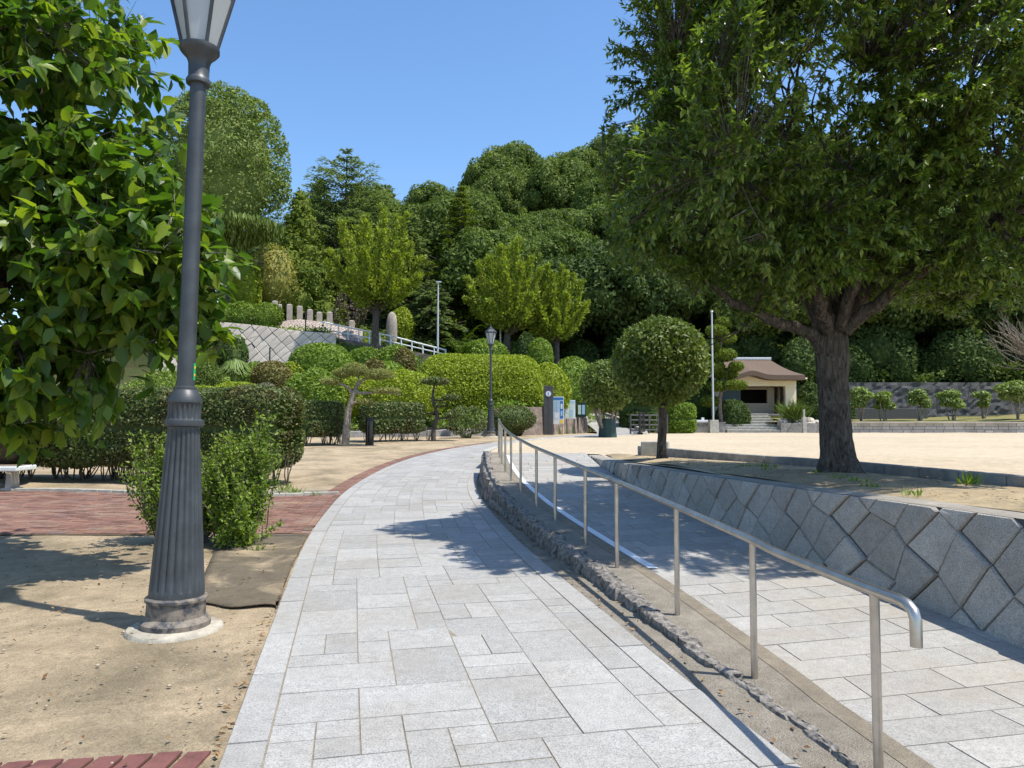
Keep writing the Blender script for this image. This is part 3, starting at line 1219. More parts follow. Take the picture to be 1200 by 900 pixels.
# gnarled trunk with flare
n_ = 28
an = np.linspace(0, 2 * PI, n_, endpoint=False)
zz = np.linspace(-.1, 1.95, 26)
V = []
for z in zz:
    cx = np.interp(z, tr[:, 2], tr[:, 0])
    cy = np.interp(z, tr[:, 2], tr[:, 1])
    r = np.interp(z, [-.1, .05, .25, .6, 1.1, 1.5, 1.95], [.34, .27, .20, .178, .172, .19, .18])
    fl = np.interp(z, [-.1, .1, .5, 1.2, 2], [.24, .16, .06, .05, .10])
    rr = r * (1 + fl * (np.cos(5 * an + .8 + .5 * z) * .6 + np.cos(3 * an + 2.1 - .4 * z) * .5) + .035 * np.sin(9 * an + 4 * z) + rg.normal(size=n_) * .018)
    V.append(np.stack([cx + rr * np.cos(an), cy + rr * np.sin(an), np.full(n_, z)], 1))
mb.sheet(np.stack([np.concatenate([v, v[:1]]) for v in V]))
limb_tips = []
node_pts = []


def limb(pts, r0, r1, sub=3):
    P = spline(np.array(pts, float), .12)[1]
    r = np.linspace(r0, r1, len(P))
    P = P + rg.normal(size=P.shape) * .010
    mb.tube(P, r, 10)
    node_pts.extend(P[len(P) // 3::2])
    for k in range(sub):
        i = int(rg.uniform(.35, .95) * (len(P) - 1))
        dvec = unit(P[min(i + 3, len(P) - 1)] - P[max(i - 3, 0)] + rg.normal(size=3) * .5 + np.array([0, 0, .25]))
        Q = curve(P[i], P[i] + dvec * rg.uniform(.6, 1.4), .10, 7, rg)
        mb.tube(Q, np.linspace(r[i] * .55, .012, 7), 7)
        node_pts.extend(Q[1:])
        for kk in range(3):
            jj = int(rg.uniform(2, 6.9))
            dv = unit(dvec + rg.normal(size=3) * .7)
            Q2 = curve(Q[jj], Q[jj] + dv * rg.uniform(.4, .9), .12, 5, rg)
            mb.tube(Q2, np.linspace(.016, .006, 5), 5)
            node_pts.extend(Q2[1:])


limb([(-.08, 0, 1.45), (-.38, -.1, 1.72), (-.95, -.25, 1.9), (-1.5, -.3, 2.2), (-2.1, -.35, 2.75)], .085, .025, 4)
limb([(-.1, .05, 1.7), (-.3, .1, 2.2), (-.75, .2, 2.7), (-1.3, .4, 3.5), (-1.7, .5, 4.4)], .10, .02, 6)
limb([(.0, .05, 1.8), (-.05, .1, 2.6), (-.2, .35, 3.5), (-.3, .4, 4.4), (-.2, .4, 5.4)], .11, .015, 7)
limb([(.05, 0, 1.75), (.3, -.1, 2.2), (.75, -.25, 2.5), (1.3, -.4, 2.75), (2.1, -.5, 3.3)], .11, .03, 6)
limb([(.06, .05, 1.8), (.3, .15, 2.5), (.75, .4, 3.3), (1.3, .6, 4.1), (1.6, .8, 4.8)], .095, .015, 7)
limb([(0, -.08, 1.75), (.05, -.5, 2.3), (.15, -1.0, 2.8), (.2, -1.3, 3.5), (.1, -1.4, 4.2)], .08, .012, 6)
limb([(-.05, .1, 1.8), (-.1, .7, 2.4), (-.05, 1.3, 3.2), (.1, 1.8, 4.2)], .10, .03, 5)
limb([(-.1, -.05, 1.7), (-.5, -.5, 2.3), (-1.1, -1.0, 2.9), (-1.7, -1.2, 3.7)], .09, .025, 6)
limb([(.05, -.1, 1.75), (.6, -.7, 2.3), (1.3, -1.2, 2.8), (2.0, -1.4, 3.3)], .09, .025, 6)
lf = MB()
CC = np.array([.05, -.45, 4.55])
CR = np.array([2.95, 2.65, 3.1])
ends = []
while len(ends) < 5300:
    d = rdir(1, rg)[0]
    lump = 1 + .12 * math.sin(3.2 * d[0] + 1.2) * math.sin(4.1 * d[2] + .5) + .10 * math.sin(6 * d[1] + 5 * d[2]) + .07 * math.sin(9 * d[0] - 4 * d[2])
    r = lump * (1 - .42 * rg.random() ** 1.7)
    p = CC + d * CR * r
    zlow = 2.12 + .14 * math.sin(p[0] * 2.6 + 1) + .10 * abs(p[0]) - .10 * max(0, p[0] - .9)
    if p[2] < zlow:
        if rg.random() < .75:
            p[2] = zlow + abs(rg.normal()) * .22
        else:
            continue
    # thin out the middle so sky shows through
    q = np.array([p[0] + 1.0, p[2] - 4.1])
    if np.hypot(q[0], q[1]) < .9 and rg.random() < .15:
        continue
    ends.append(p)
ends = np.array(ends)
tw = MB()
twig_crown(lf, tw, ends, np.array(node_pts), 42, .46, .088, .036, rg, 'fold', .42, .0045, .9, 1.0)
ob = obj('trunk', mb, M['bark'], tree, smooth=True)
obj('twigs', tw, M['bark_grey'], tree, smooth=True)
obj('crown', lf, M['l_cherry'], tree)

# ------------------------------------------------------------------ big-leaved tree at the left
rg = np.random.default_rng(78)
TB2 = np.array([-5.7, 7.1, .05])
tree2 = thing('large_leaved_tree', 'leafy tree with big glossy heart-shaped leaves hanging in at the left behind the lamp post', 'tree', TB2)
mb = MB()
node_pts = []
limb([(0, 0, -.1), (.02, 0, .6), (.05, 0, 1.3), (.1, -.02, 2.0)], .17, .14, 0)
limb([(.1, 0, 1.9), (.5, .1, 2.5), (.8, .2, 3.3), (.9, .3, 4.4), (.9, .3, 5.4)], .13, .03, 3)
limb([(.1, 0, 1.9), (.8, .0, 2.3), (1.6, -.1, 2.65), (2.2, -.2, 2.75), (2.7, -.2, 2.8)], .08, .015, 3)
limb([(.1, 0, 1.95), (.2, -.3, 2.7), (.5, -.4, 3.6), (.6, -.4, 4.6)], .09, .03, 3)
limb([(.1, 0, 1.95), (-.3, .3, 2.9), (-.3, .4, 4.2)], .10, .03, 4)
limb([(.1, 0, 1.8), (.6, -.2, 2.1), (1.2, -.3, 2.2), (1.7, -.4, 2.1)], .06, .015, 3)
lobes = [(.70, -.2, 4.4, 1.52, 1.4, 2.0), (2.05, -.3, 3.2, .95, 1.0, .95), (1.0, -.35, 2.55, 1.45, 1.1, .95), (.1, .2, 3.5, 1.2, 1.3, 2.2), (2.5, -.25, 2.75, .6, .6, .65), (1.3, -.3, 1.95, 1.0, .8, .55)]
P, nr = lobe_shell(lobes, 3900, rg, .5, .6)
P = P + nr * (.30 * snoise(P, 2.2, 8))[:, None]
keep = (P[:, 2] > 1.38 + .1 * np.sin(P[:, 0] * 4)) & (snoise(P, 2.9, 17) > -.42)
P = P[keep]
j_ = rg.random(len(P)) < .10
P[j_] += nr[keep][j_] * rg.uniform(.1, .42, j_.sum())[:, None]
lf = MB()
tw = MB()
twig_crown(lf, tw, P, np.array(node_pts), 8, .40, .185, .106, rg, 'big', .5, .004, 1.0, .75)
obj('trunk', mb, M['bark_grey'], tree2, smooth=True)
obj('twigs', tw, M['bark_grey'], tree2, smooth=True)
obj('crown', lf, M['l_big'], tree2, smooth=True)


# ------------------------------------------------------------------ hedges
def hedge(name, label, path, w, h, n, L, W, mat, z0=None, stems=0, stem_h=.35, seed=1, group=None, cat='hedge', roundness=.25, lump=.05, stem_mat='bark_grey'):
    rg = np.random.default_rng(seed)
    path = np.asarray(path, float)
    c = path.mean(0)
    zb = float(zg(c[0], c[1])) if z0 is None else z0
    t = thing(name, label, cat, (c[0], c[1], zb), 0, group)
    q = path - c
    s, pc = spline(q, .1) if len(q) > 2 else (np.linspace(0, np.linalg.norm(q[1] - q[0]), 20), q[0] + (q[1] - q[0]) * np.linspace(0, 1, 20)[:, None])
    tn = unit(np.gradient(pc, axis=0))
    no = np.stack([tn[:, 1], -tn[:, 0]], 1)
    Ls = s[-1]
    lo = stem_h if stems else 0.0
    hh = (h - lo)
    # superellipse cross-section, parametrised by angle; end caps by shrinking
    def surf(u, a, k=1.0):
        e = 2.0 / (2 + 3.0 / max(roundness, .05) * .35)
        ca, sa = np.cos(a), np.sin(a)
        cx = np.sign(ca) * np.abs(ca) ** e
        cz = np.sign(sa) * np.abs(sa) ** e
        endk = np.clip(np.minimum(u, Ls - u) / (w * .5), 0, 1)
        endk = np.sqrt(np.clip(1 - (1 - endk) ** 3, 0, 1))
        X = np.interp(u, s, pc[:, 0])
        Y = np.interp(u, s, pc[:, 1])
        nx = np.interp(u, s, no[:, 0])
        ny = np.interp(u, s, no[:, 1])
        off = cx * w / 2 * k * endk
        Z = lo + hh * .5 + cz * hh * .5 * k * (.55 + .45 * endk)
        return np.stack([X + nx * off, Y + ny * off, Z], -1), np.stack([nx * ca, ny * ca, sa], -1)
    u = rg.uniform(0, Ls, n)
    at_ = np.linspace(0, 2 * PI, 721)
    e_ = 2.0 / (2 + 3.0 / max(roundness, .05) * .35)
    sx_ = np.sign(np.cos(at_)) * np.abs(np.cos(at_)) ** e_ * w / 2
    sz_ = np.sign(np.sin(at_)) * np.abs(np.sin(at_)) ** e_ * hh / 2
    al_ = np.concatenate([[0], np.cumsum(np.hypot(np.diff(sx_), np.diff(sz_)))])
    a = np.interp(rg.uniform(0, al_[-1], n), al_, at_)
    P, nr = surf(u, a, 1.0)
    P = P + nr * (lump * snoise(P, 3.0, seed) + rg.normal(size=n) * .025 - .06 * rg.random(n) ** 2)[:, None]
    lf = MB()
    shell_leaves(lf, P, nr, np.full(n, L), np.full(n, W), rg, .7, .3, .75)
    U, A = np.meshgrid(np.linspace(0.02 * Ls, .98 * Ls, max(6, int(Ls / .5))), np.interp(np.linspace(0, al_[-1], 25), al_, at_), indexing='ij')
    Pc, _ = surf(U.ravel(), A.ravel(), .8)
    lf.sheet(Pc.reshape(U.shape + (3,)))
    obj('foliage', lf, mat, t)
    if stems:
        for k in range(stems):
            sb = MB()
            uu = rg.uniform(.02, .98) * Ls
            x = np.interp(uu, s, pc[:, 0])
            y = np.interp(uu, s, pc[:, 1])
            ox, oy = rg.normal(size=2) * w * .16
            for m_ in range(3):
                e = np.array([x + ox + rg.normal() * .16, y + oy + rg.normal() * .12, lo + .25])
                sb.tube(curve((x + ox, y + oy, -.04), e, .06, 4, rg), [.016, .013, .011, .008], 5)
            obj('stem', sb, M[stem_mat], t, smooth=True)
    return t


hedge('long_hedge', 'long dark clipped hedge with brownish leaves behind the brick paving', [(-13.5, 16.6), (-9.5, 16.1), (-7, 15.7), (-4.3, 15.0)], 1.5, 1.92, 95000, .062, .036, M['l_hedge'], stems=85, stem_h=.33, seed=41, roundness=.3, lump=.06)
p0, p1 = pt(352, 500, 28), pt(402, 500, 29)
hedge('hedge', 'short dark clipped hedge block left of the leaning pine and next to the long hedge', [(p0[0], 27.6), (p1[0], 28.8)], 1.3, 1.62, 7500, .10, .055, M['l_hedge'], stems=14, seed=42)
p0, p1 = pt(420, 500, 30), pt(496, 500, 31)
hedge('hedge', 'flat-topped clipped hedge block right of the black bollard', [(p0[0], 30.2), (p1[0], 31.2)], 1.3, 1.58, 9000, .10, .055, M['l_hedge'], stems=18, seed=43)

# ------------------------------------------------------------------ hillside terrain
WLX = np.array([-40, -10.5, -7, -4, -1.6, -.6, .5, 1.6, 2.38, 3.05, 3.74, 4.5])
WLY = np.array([33.6, 33.6, 33.9, 34.6, 35.6, 36.4, 37.2, 38.2, 39.6, 41.2, 42.6, 44.5])
WLZ = np.array([.96, .96, 1.0, 1.06, 1.13, 2.09, 2.2, 2.25, 2.05, 1.9, 1.75, 1.7])


def zhill(X, Y):
    X = np.asarray(X, float)
    Y = np.asarray(Y, float)
    left = 1 - sstep(3.4, 4.9, X - .1 * (Y - 44))
    yw = np.interp(X, WLX, WLY) + .25
    zw = np.interp(X, WLX, WLZ) - .05
    q = np.clip((Y - yw) / np.maximum(46.2 - yw, 1.0), 0, 1)
    pl = np.interp(X, [-24, -18, -13.6, -9.3, -4.2, 0, 3, 6], [7.7, 7.4, 6.9, 6.2, 5.15, 4.5, 3.5, 3.0])
    bank = np.where(Y < yw, .45, zw + (pl - .25 - zw) * q) + 1.6 * sstep(48.5, 56, Y)
    lw = 1 - sstep(-12.2, -10.6, X)
    low = np.where(Y < yw, .45, zw + (4.7 - zw) * q) + 2.6 * sstep(46.3, 46.9, Y) + 1.2 * sstep(48.5, 56, Y)
    bank = lerp(bank, low, lw)
    right = .55 + 1.0 * sstep(44.5, 45.5, Y) * sstep(18, 22, X) + 2.6 * sstep(52.5, 53.0, Y) + 1.0 * sstep(44.5, 46.5, Y) * (1 - sstep(18, 22, X))
    h = lerp(right, bank, left)
    far = 30 * np.exp(-((X - 20) / 47) ** 2 - ((Y - 125) / 44) ** 2)
    far2 = 17 * np.exp(-((X - 78) / 40) ** 2 - ((Y - 115) / 46) ** 2)
    return h + (far + far2) * sstep(53, 66, Y)


mb = MB()
xs = np.concatenate([np.linspace(-90, -22, 20), np.linspace(-21, 32, 108), np.linspace(34, 170, 34)])
ys = np.concatenate([np.linspace(32.9, 56, 78), np.linspace(58, 175, 50)])
Yh, Xh = np.meshgrid(ys, xs, indexing='ij')
Zh = zhill(Xh, Yh)
Zh = Zh + .05 * np.sin(Xh * 1.9) * np.sin(Yh * 1.4)
# keep the plaza, ramp path and building court clear
clear = sstep(4.2, 5.0, Xh) * (1 - sstep(44.2, 45.0, Yh))
onpath = (np.abs(Xh - np.interp(Yh, PC[:, 1], PC[:, 0])) < 2.2) & (Yh < 52)
Zh = np.where(onpath, np.minimum(Zh, .4), Zh)
Zh = Zh - 1.2 * clear
mb.sheet(np.stack([Xh, Yh, Zh], -1))
struct('hillside', mb, M['bank'], smooth=True)


def gh(X, Y):
    return float(zhill(np.array([X]), np.array([Y]))[0])


# ------------------------------------------------------------------ mounds and shrubs on the bank
def mound(name, label, px, ytop, ybot, pw, Y, mat, n=3500, L=.13, W=.075, depth=.8, lobes=None, cat='shrub', seed=1, group=None, core=True, lump=.075, flat=.0, k=.84, square=False):
    """clipped shrub whose outline covers pw px around px, between ytop and ybot, standing at distance Y"""
    rg = np.random.default_rng(seed)
    s = Y / F
    top = pt(px, ytop, Y)
    bot = pt(px, ybot, Y)
    h = top[2] - bot[2]
    w = pw * s
    t = thing(name, label, cat, bot, 0, group)
    if lobes is None:
        lobes = [(0, 0, h * .30, w / 2, w / 2 * depth, h * .70)]
    else:
        lobes = [(a * w / 2, b_ * w / 2, c * h, d * w / 2, d * w / 2 * depth, e * h) for a, b_, c, d, e in lobes]
    P, nr = lobe_shell(lobes, n, rg, .12, .9, zmin=-.05)
    P = P + nr * (lump * h * snoise(P, 3.5 / max(h, .5), seed))[:, None]
    lf = MB()
    shell_leaves(lf, P, nr, np.full(len(P), L), np.full(len(P), W), rg, .65, .4, .7)
    if core:
        cores(lf, lobes, k, .04, seed)
    obj('foliage', lf, mat, t)
    sb = MB()
    for q in range(5):
        sb.tube(curve((rg.normal() * .03, rg.normal() * .03, -.25), (rg.normal() * .1 * w, rg.normal() * .1 * w, h * .4), .05, 4, rg), [.03, .025, .02, .012], 5)
    obj('stems', sb, M['bark_grey'], t, smooth=True)
    return t


mound('azalea_shrub', 'wide bright green azalea mound directly below the right end of the pale stone wall', 376, 401, 441, 80, 39, M['l_green'], 7000, .13, .075, .7, seed=101)
mound('azalea_shrub', 'round glossy deep green shrub in front of the bright azalea mound', 372, 432, 480, 60, 34.5, M['l_green'], 6000, .13, .08, .8, seed=102, lump=.09)
mound('azalea_shrub', 'green azalea mound under the upright tree by the white railing', 446, 403, 436, 84, 40, M['l_green'], 6500, .13, .075, .6, seed=103, lobes=[(-.45, 0, .3, .55, .6), (.4, .1, .3, .6, .68)])
mound('azalea_shrub', 'small brown-leaved azalea between green mounds right of the leaning pine', 438, 420, 440, 26, 37.6, M['l_brown'], 2600, .12, .07, .9, seed=104)
mound('azalea_shrub', 'large smooth yellow-green azalea dome behind the flat-topped hedge block', 474, 433, 482, 98, 35.5, M['l_lime'], 11000, .12, .07, .6, seed=105)
mound('azalea_shrub', 'tall dark brown-green azalea clump beside the left end of the long lime hedge', 474, 408, 436, 26, 39.5, M['l_brown'], 2200, .13, .07, .9, seed=106)
mound('azalea_shrub', 'brownish red azalea ball between the pale grass clump and the glossy shrub', 318, 422, 452, 48, 37, M['l_brown'], 3800, .12, .07, .9, seed=107)
mound('grey_shrub', 'small greyish twiggy shrub ball at the top edge of the long dark hedge', 312, 448, 470, 28, 31, M['l_grey'], 2200, .10, .05, .9, seed=108)
mound('groundcover_shrub', 'low yellow-green spreading shrub just above the long dark hedge right of the lamp pole', 262, 447, 476, 110, 30, M['l_lime'], 9000, .11, .06, .5, seed=109, lobes=[(-.5, 0, .3, .5, .55), (.3, 0, .3, .65, .7)])
mound('groundcover_shrub', 'low spreading green shrub between glossy shrub and long hedge', 352, 438, 476, 44, 35.5, M['l_green'], 3400, .12, .06, .8, seed=110)
mound('azalea_shrub', 'bright yellow-green azalea mound between the brownish red ball and the glossy shrub', 342, 424, 466, 52, 38.2, M['l_lime'], 4200, .12, .07, .8, seed=117)
mound('azalea_shrub', 'lime azalea mound filling the bank behind the leaning pine', 415, 436, 480, 58, 36.2, M['l_lime'], 5200, .12, .07, .8, seed=118)
mound('azalea_shrub', 'bright green azalea mound between the lime dome and the tall brown-green clump', 452, 422, 452, 56, 38.4, M['l_green'], 4200, .12, .07, .8, seed=119)
mound('dark_shrub', 'dark green rectangular shrub below the pale stone wall right of the lamp pole', 262, 392, 432, 58, 39, M['l_dark'], 5200, .13, .08, .8, seed=111, lobes=[(-.4, 0, .45, .6, .5), (.4, 0, .42, .58, .5)])
mound('dark_shrub', 'dusky green shrub beside the pale grass clump right behind the lamp pole', 240, 420, 456, 38, 35, M['l_forest'], 3200, .12, .07, .9, seed=112)
mound('green_shrub', 'green shrub on the bank behind the short dark hedge block', 408, 420, 470, 46, 37.5, M['l_green'], 4200, .13, .07, .8, seed=113)
mound('groundcover_shrub', 'low green spreading shrub beside the pale grass clump under the stone wall', 296, 424, 456, 48, 38.5, M['l_green'], 3400, .12, .06, .8, seed=116)
mound('dry_shrub', 'sparse brownish shrub standing left of the far lamp post', 546, 477, 519, 50, 33.2, M['l_hedge'], 3000, .10, .05, .8, seed=114, lobes=[(-.3, 0, .62, .6, .4), (.35, 0, .6, .6, .38), (0, 0, .35, .35, .3)], core=False)
mound('clipped_shrub', 'rounded brown-green clipped shrub right of the far lamp post', 601, 476, 512, 56, 35.5, M['l_hedge'], 4200, .10, .055, .7, seed=115, lobes=[(0, 0, .58, 1.0, .45), (0, 0, .25, .5, .3)])

# long lime hedge on the bank (a clipped bank of azaleas)
def bankhedge(name, label, x0, x1, Y0, Y1, ytop, ybot, mat, n, seed, depth=2.4):
    rg = np.random.default_rng(seed)
    a, b_ = pt(x0, ybot, Y0), pt(x1, ybot, Y1)
    zt0, zt1 = pt(x0, ytop, Y0 + depth)[2], pt(x1, ytop + 6, Y1 + depth)[2]
    zb = min(a[2], b_[2]) - .1
    t = thing(name, label, 'hedge', ((a[0] + b_[0]) / 2, (Y0 + Y1) / 2, zb))
    c = np.array([(a[0] + b_[0]) / 2, (Y0 + Y1) / 2, zb])
    # rolled profile: steep front, rounded shoulder, flat top
    prof = np.array([(-.0, 0), (-.05, .35), (.05, .68), (.28, .88), (.6, .98), (1.0, 1.0), (1.0, .6)])
    d = np.concatenate([[0], np.cumsum(np.linalg.norm(np.diff(prof * [depth, 2.8], axis=0), axis=1))])
    d /= d[-1]

    def surf(u, v):
        px = np.interp(v, d, prof[:, 0])
        pz = np.interp(v, d, prof[:, 1])
        e = np.sqrt(np.clip(1 - (np.abs(u * 2 - 1)) ** 9, 0, 1))
        X = a[0] + (b_[0] - a[0]) * u
        Yb = Y0 + (Y1 - Y0) * u
        zt = zt0 + (zt1 - zt0) * u
        Z = zb + (zt - zb) * pz * (.25 + .75 * e)
        return np.stack([X, Yb + px * depth + (1 - e) * .8, Z], -1) - c
    u, v = rg.random(n), rg.random(n)
    P = surf(u, v)
    eps = 1e-3
    nr = unit(np.cross(surf(u + eps, v) - P, surf(u, v + eps) - P))
    P = P + nr * (.09 * snoise(P, 1.5, seed) + .03 * rg.normal(size=n))[:, None]
    lf = MB()
    shell_leaves(lf, P, nr, np.full(n, .12), np.full(n, .07), rg, .7, .3, .7)
    U, V = np.meshgrid(np.linspace(0, 1, 24), np.linspace(0, 1, 14), indexing='ij')
    Q = surf(U.ravel(), V.ravel())
    Q[:, 1] += .16
    Q[:, 2] -= .12
    lf.sheet(Q.reshape(24, 14, 3))
    obj('foliage', lf, mat, t)
    return t


bankhedge('azalea_hedge', 'long lime green clipped azalea hedge on the bank behind the far lamp post', 486, 640, 37.2, 38.6, 414, 482, M['l_lime'], 30000, 201)
mound('azalea_shrub', 'lime green azalea dome on the bank behind the information pillar', 641, 424, 478, 58, 41.0, M['l_lime'], 6500, .13, .075, .8, seed=120)
mound('azalea_shrub', 'green azalea hump right of the dome behind the information boards', 672, 416, 476, 64, 44, M['l_green'], 5500, .14, .08, .8, seed=121)
mound('clipped_shrub', 'rounded cone-shaped topiary bush above the lime hedge under the upright trees', 634, 396, 428, 30, 42.5, M['l_green'], 3000, .12, .07, .9, seed=122)
mound('dark_shrub', 'dark egg-shaped clipped bush above the lime hedge left of the cone topiary', 616, 388, 424, 26, 44.5, M['l_dark'], 2600, .13, .08, .9, seed=123)
mound('groundcover_shrub', 'bright green shrub between the white pole and the lime hedge', 566, 398, 422, 60, 43.5, M['l_green'], 3800, .13, .08, .7, seed=124)
mound('green_shrub', 'bright lime bush beside the rounded standing stone behind the white railing', 470, 360, 398, 30, 52, M['l_lime'], 2800, .16, .1, .9, seed=125)
mound('clipped_hedge', 'clipped dark green hedge sitting on top of the pale stone wall', 285, 354, 386, 96, 48.2, M['l_green'], 9000, .13, .08, .35, seed=126, cat='hedge', lobes=[(-.55, 0, .5, .5, .55), (0, 0, .5, .5, .55), (.55, 0, .48, .45, .54)])
mound('golden_shrub', 'golden green rounded shrub behind the hedge on the stone wall', 320, 286, 362, 66, 54, M['l_gold'], 7000, .17, .10, .9, seed=127, lobes=[(0, 0, .45, .9, .55), (-.3, .1, .35, .7, .4), (.35, .1, .3, .6, .4)])
mound('yellow_green_shrub', 'bright yellow-green shrub left of the golden shrub beside the lamp pole', 284, 300, 360, 40, 52, M['l_lime'], 3500, .17, .10, .9, seed=128)
mound('purple_shrub', 'dull purple-brown shrub between the cedar and the upright tree', 412, 328, 390, 44, 53, M['l_purple'], 3200, .17, .09, .9, seed=129, core=False, lobes=[(0, 0, .55, .9, .45), (-.2, 0, .35, .9, .35)])

# pale grass clump (weeping blades)
rg = np.random.default_rng(5)
c = pt(275, 455, 36)
g = thing('ornamental_grass', 'pale green weeping grass clump between dark shrub and brownish red azalea', 'ornamental grass', c)
mb = MB()
n = 1500
a = rg.uniform(0, 2 * PI, n)
sp = rg.uniform(.05, .85, n)
hh = rg.uniform(.9, 1.5, n)
for k in range(3):
    t0, t1 = k / 3, (k + 1) / 3

    def pp(t):
        r = sp * t ** 1.2
        z = hh * (np.sin(t * 2.3)) * (1 - .15 * sp)
        return np.stack([r * np.cos(a), r * np.sin(a) * .8, z], 1)
    p, q = pp(t0), pp(t1)
    w = np.stack([-np.sin(a), np.cos(a), 0 * a], 1) * (.016 * (1.05 - t1))[..., None] if not np.isscalar(t1) else np.stack([-np.sin(a), np.cos(a), 0 * a], 1) * .016
    v = np.stack([p - w, p + w, q + w * .8, q - w * .8], 1).reshape(-1, 3)
    i = np.arange(n) * 4
    mb.add(v, np.stack([i, i + 1, i + 2, i + 3], 1))
obj('blades', mb, M['l_grass'], g)

# cycad/fern like plant by the white pole
c = pt(541, 424, 42.5)
g = thing('fern_palm', 'light green feathery palm-like plant beside the white pole', 'plant', c)
mb = MB()
rg = np.random.default_rng(9)
for k in range(26):
    a = rg.uniform(0, 2 * PI)
    l = rg.uniform(.9, 1.5)
    e = rg.uniform(.5, 1.3)
    t = np.linspace(.1, 1, 22)
    P = np.stack([np.cos(a) * l * t, np.sin(a) * l * t * .8, .35 + e * l * np.sin(t * 2.0)], 1)
    for sg in (-1, 1):
        A = np.stack([-np.sin(a) * sg + .5 * np.cos(a) + 0 * t, np.cos(a) * sg + .5 * np.sin(a) + 0 * t, -.2 + 0 * t], 1)
        add_leaves(mb, P, A, np.tile([0, 0, 1.0], (len(t), 1)), .28 * (1.1 - t), np.full(len(t), .06))
obj('fronds', mb, M['l_green'], g)
sb = MB()
sb.tube([(0, 0, -.3), (0, 0, .45)], [.16, .13], 8)
obj('stem', sb, M['bark'], g, smooth=True)

# ------------------------------------------------------------------ bank structures
# pale diagonal stone wall on the left
wx = [pt(180, 430, 46)[0], pt(240, 430, 46)[0], pt(300, 430, 45.8)[0], pt(345, 430, 45.5)[0], pt(392, 430, 45.2)[0]]
base = np.array([(x, y, 4.3) for x, y in zip(wx, (46, 46, 45.8, 45.5, 45.2))])[::-1]
mb = MB()
e1 = np.array([math.cos(math.radians(-45)), math.sin(math.radians(-45))]) * .78
e2 = np.array([math.cos(math.radians(45)), math.sin(math.radians(45))]) * .42
ztop = np.array([pt(x, y, 46)[2] for x, y in ((180, 372), (240, 375), (300, 381), (345, 388), (392, 392))])[::-1] - 4.3
base = base[::-1]
ztop = ztop[::-1]
# outward must face the viewer (-Y): travel from right to left puts the left hand at -Y
base = base[::-1]
ztop = ztop[::-1]
lattice_wall(mb, base, 1.0, .1, (e1[0], e1[1] / 3.0), (e2[0], e2[1] / 3.0), .5, .0, .02, .0, 9, ztop) if False else None


def lattice_wall_tall(mb, base, H, e1, e2, seed, top):
    lattice_wall(mb, base, H, .1, e1, e2, .5, .014, .03, .03, seed, np.array(top) / H)


lattice_wall_tall(mb, base, 3.4, e1, e2, 9, ztop)
tag(obj('pale_stone_wall', mb, [M['wallstone_far'], M['mortar'], M['wallstone_far']]), 'pale stone retaining wall laid in a diagonal pattern high on the left bank', 'retaining wall')

# low wall under the white railing
mb = MB()
RA = [(352, 378, 391, 47.5), (378, 377, 392, 47.4), (400, 382, 397, 47.2), (430, 388, 402, 47.0), (460, 394, 407, 46.8), (490, 402, 413, 46.6), (522, 410, 420, 46.4)]
top = [pt(x, y1, Y) for x, y0, y1, Y in RA]
rows = [[(p[0], p[1] - .06, p[2] - 1.2), (p[0], p[1], p[2]), (p[0], p[1] + .35, p[2]), (p[0], p[1] + .36, p[2] - 1.2)] for p in top]
mb.sheet(rows)
tag(obj('low_stone_wall', mb, M['brownstone']), 'low weathered stone wall carrying the white railing on the bank', 'stone wall')
o_ = top[0]
wr = thing('white_railing', 'white two-bar metal railing descending along the bank above the azaleas', 'railing', o_)
tp = [pt(x, y0, Y) + np.array([0, .1, 0]) - o_ for x, y0, y1, Y in RA[1:]]
bt = [p + np.array([0, .1, 0]) - o_ for p in top[1:]]
mb = MB()
mb.tube(tp, .05, 8)
obj('top_rail', mb, M['white'], wr, smooth=True, angle=50)
mb = MB()
mb.tube([lerp(a, b_, .52) for a, b_ in zip(tp, bt)], .042, 8)
obj('mid_rail', mb, M['white'], wr, smooth=True, angle=50)
for t in np.linspace(0, len(tp) - 1, 13):
    i = min(int(t), len(tp) - 2)
    f = t - i
    a, b_ = lerp(tp[i], tp[i + 1], f), lerp(bt[i], bt[i + 1], f)
    mb = MB()
    mb.tube([b_ - np.array([0, 0, .05]), (a + b_) / 2, a + np.array([0, 0, .04])], .05, 8)
    obj('post', mb, M['white'], wr, smooth=True, angle=50)

# upper paved stone slope + stone pillars
mb = MB()
rows = []
for x, y0, y1 in ((318, 378, 392), (350, 374, 394), (385, 378, 398), (425, 386, 402)):
    a, b_ = pt(x, y1, 47.9), pt(x, y0, 49.6)
    rows.append([a - np.array([0, 0, .6]), a, b_, b_ + np.array([0, 1.2, 0])])
mb.sheet(rows)
m, nt, b, out = newmat('terrace_paving')
mp = N(nt, 'ShaderNodeMapping')
tc = N(nt, 'ShaderNodeTexCoord')
nt.links.new(tc.outputs['Object'], mp.inputs[0])
mp.inputs['Rotation'].default_value = (PI / 2, 0, .78)
br = N(nt, 'ShaderNodeTexBrick')
nt.links.new(mp.outputs[0], br.inputs['Vector'])
br.inputs['Scale'].default_value = 1.4
br.inputs['Color1'].default_value = (.42, .34, .28, 1)
br.inputs['Color2'].default_value = (.34, .27, .23, 1)
br.inputs['Mortar'].default_value = (.15, .13, .12, 1)
br.inputs['Mortar Size'].default_value = .03
nt.links.new(br.outputs[0], b.inputs['Base Color'])
b.inputs['Roughness'].default_value = .9
M['terrace'] = m
tag(obj('stone_terrace', mb, M['terrace']), 'pale stone faced terrace below the row of stone pillars', 'terrace')
prow = [(322, 350, 366), (328, 354, 366), (339, 354, 377), (351, 356, 377), (363, 360, 379), (374, 363, 382), (386, 363, 381), (412, 373, 390)]
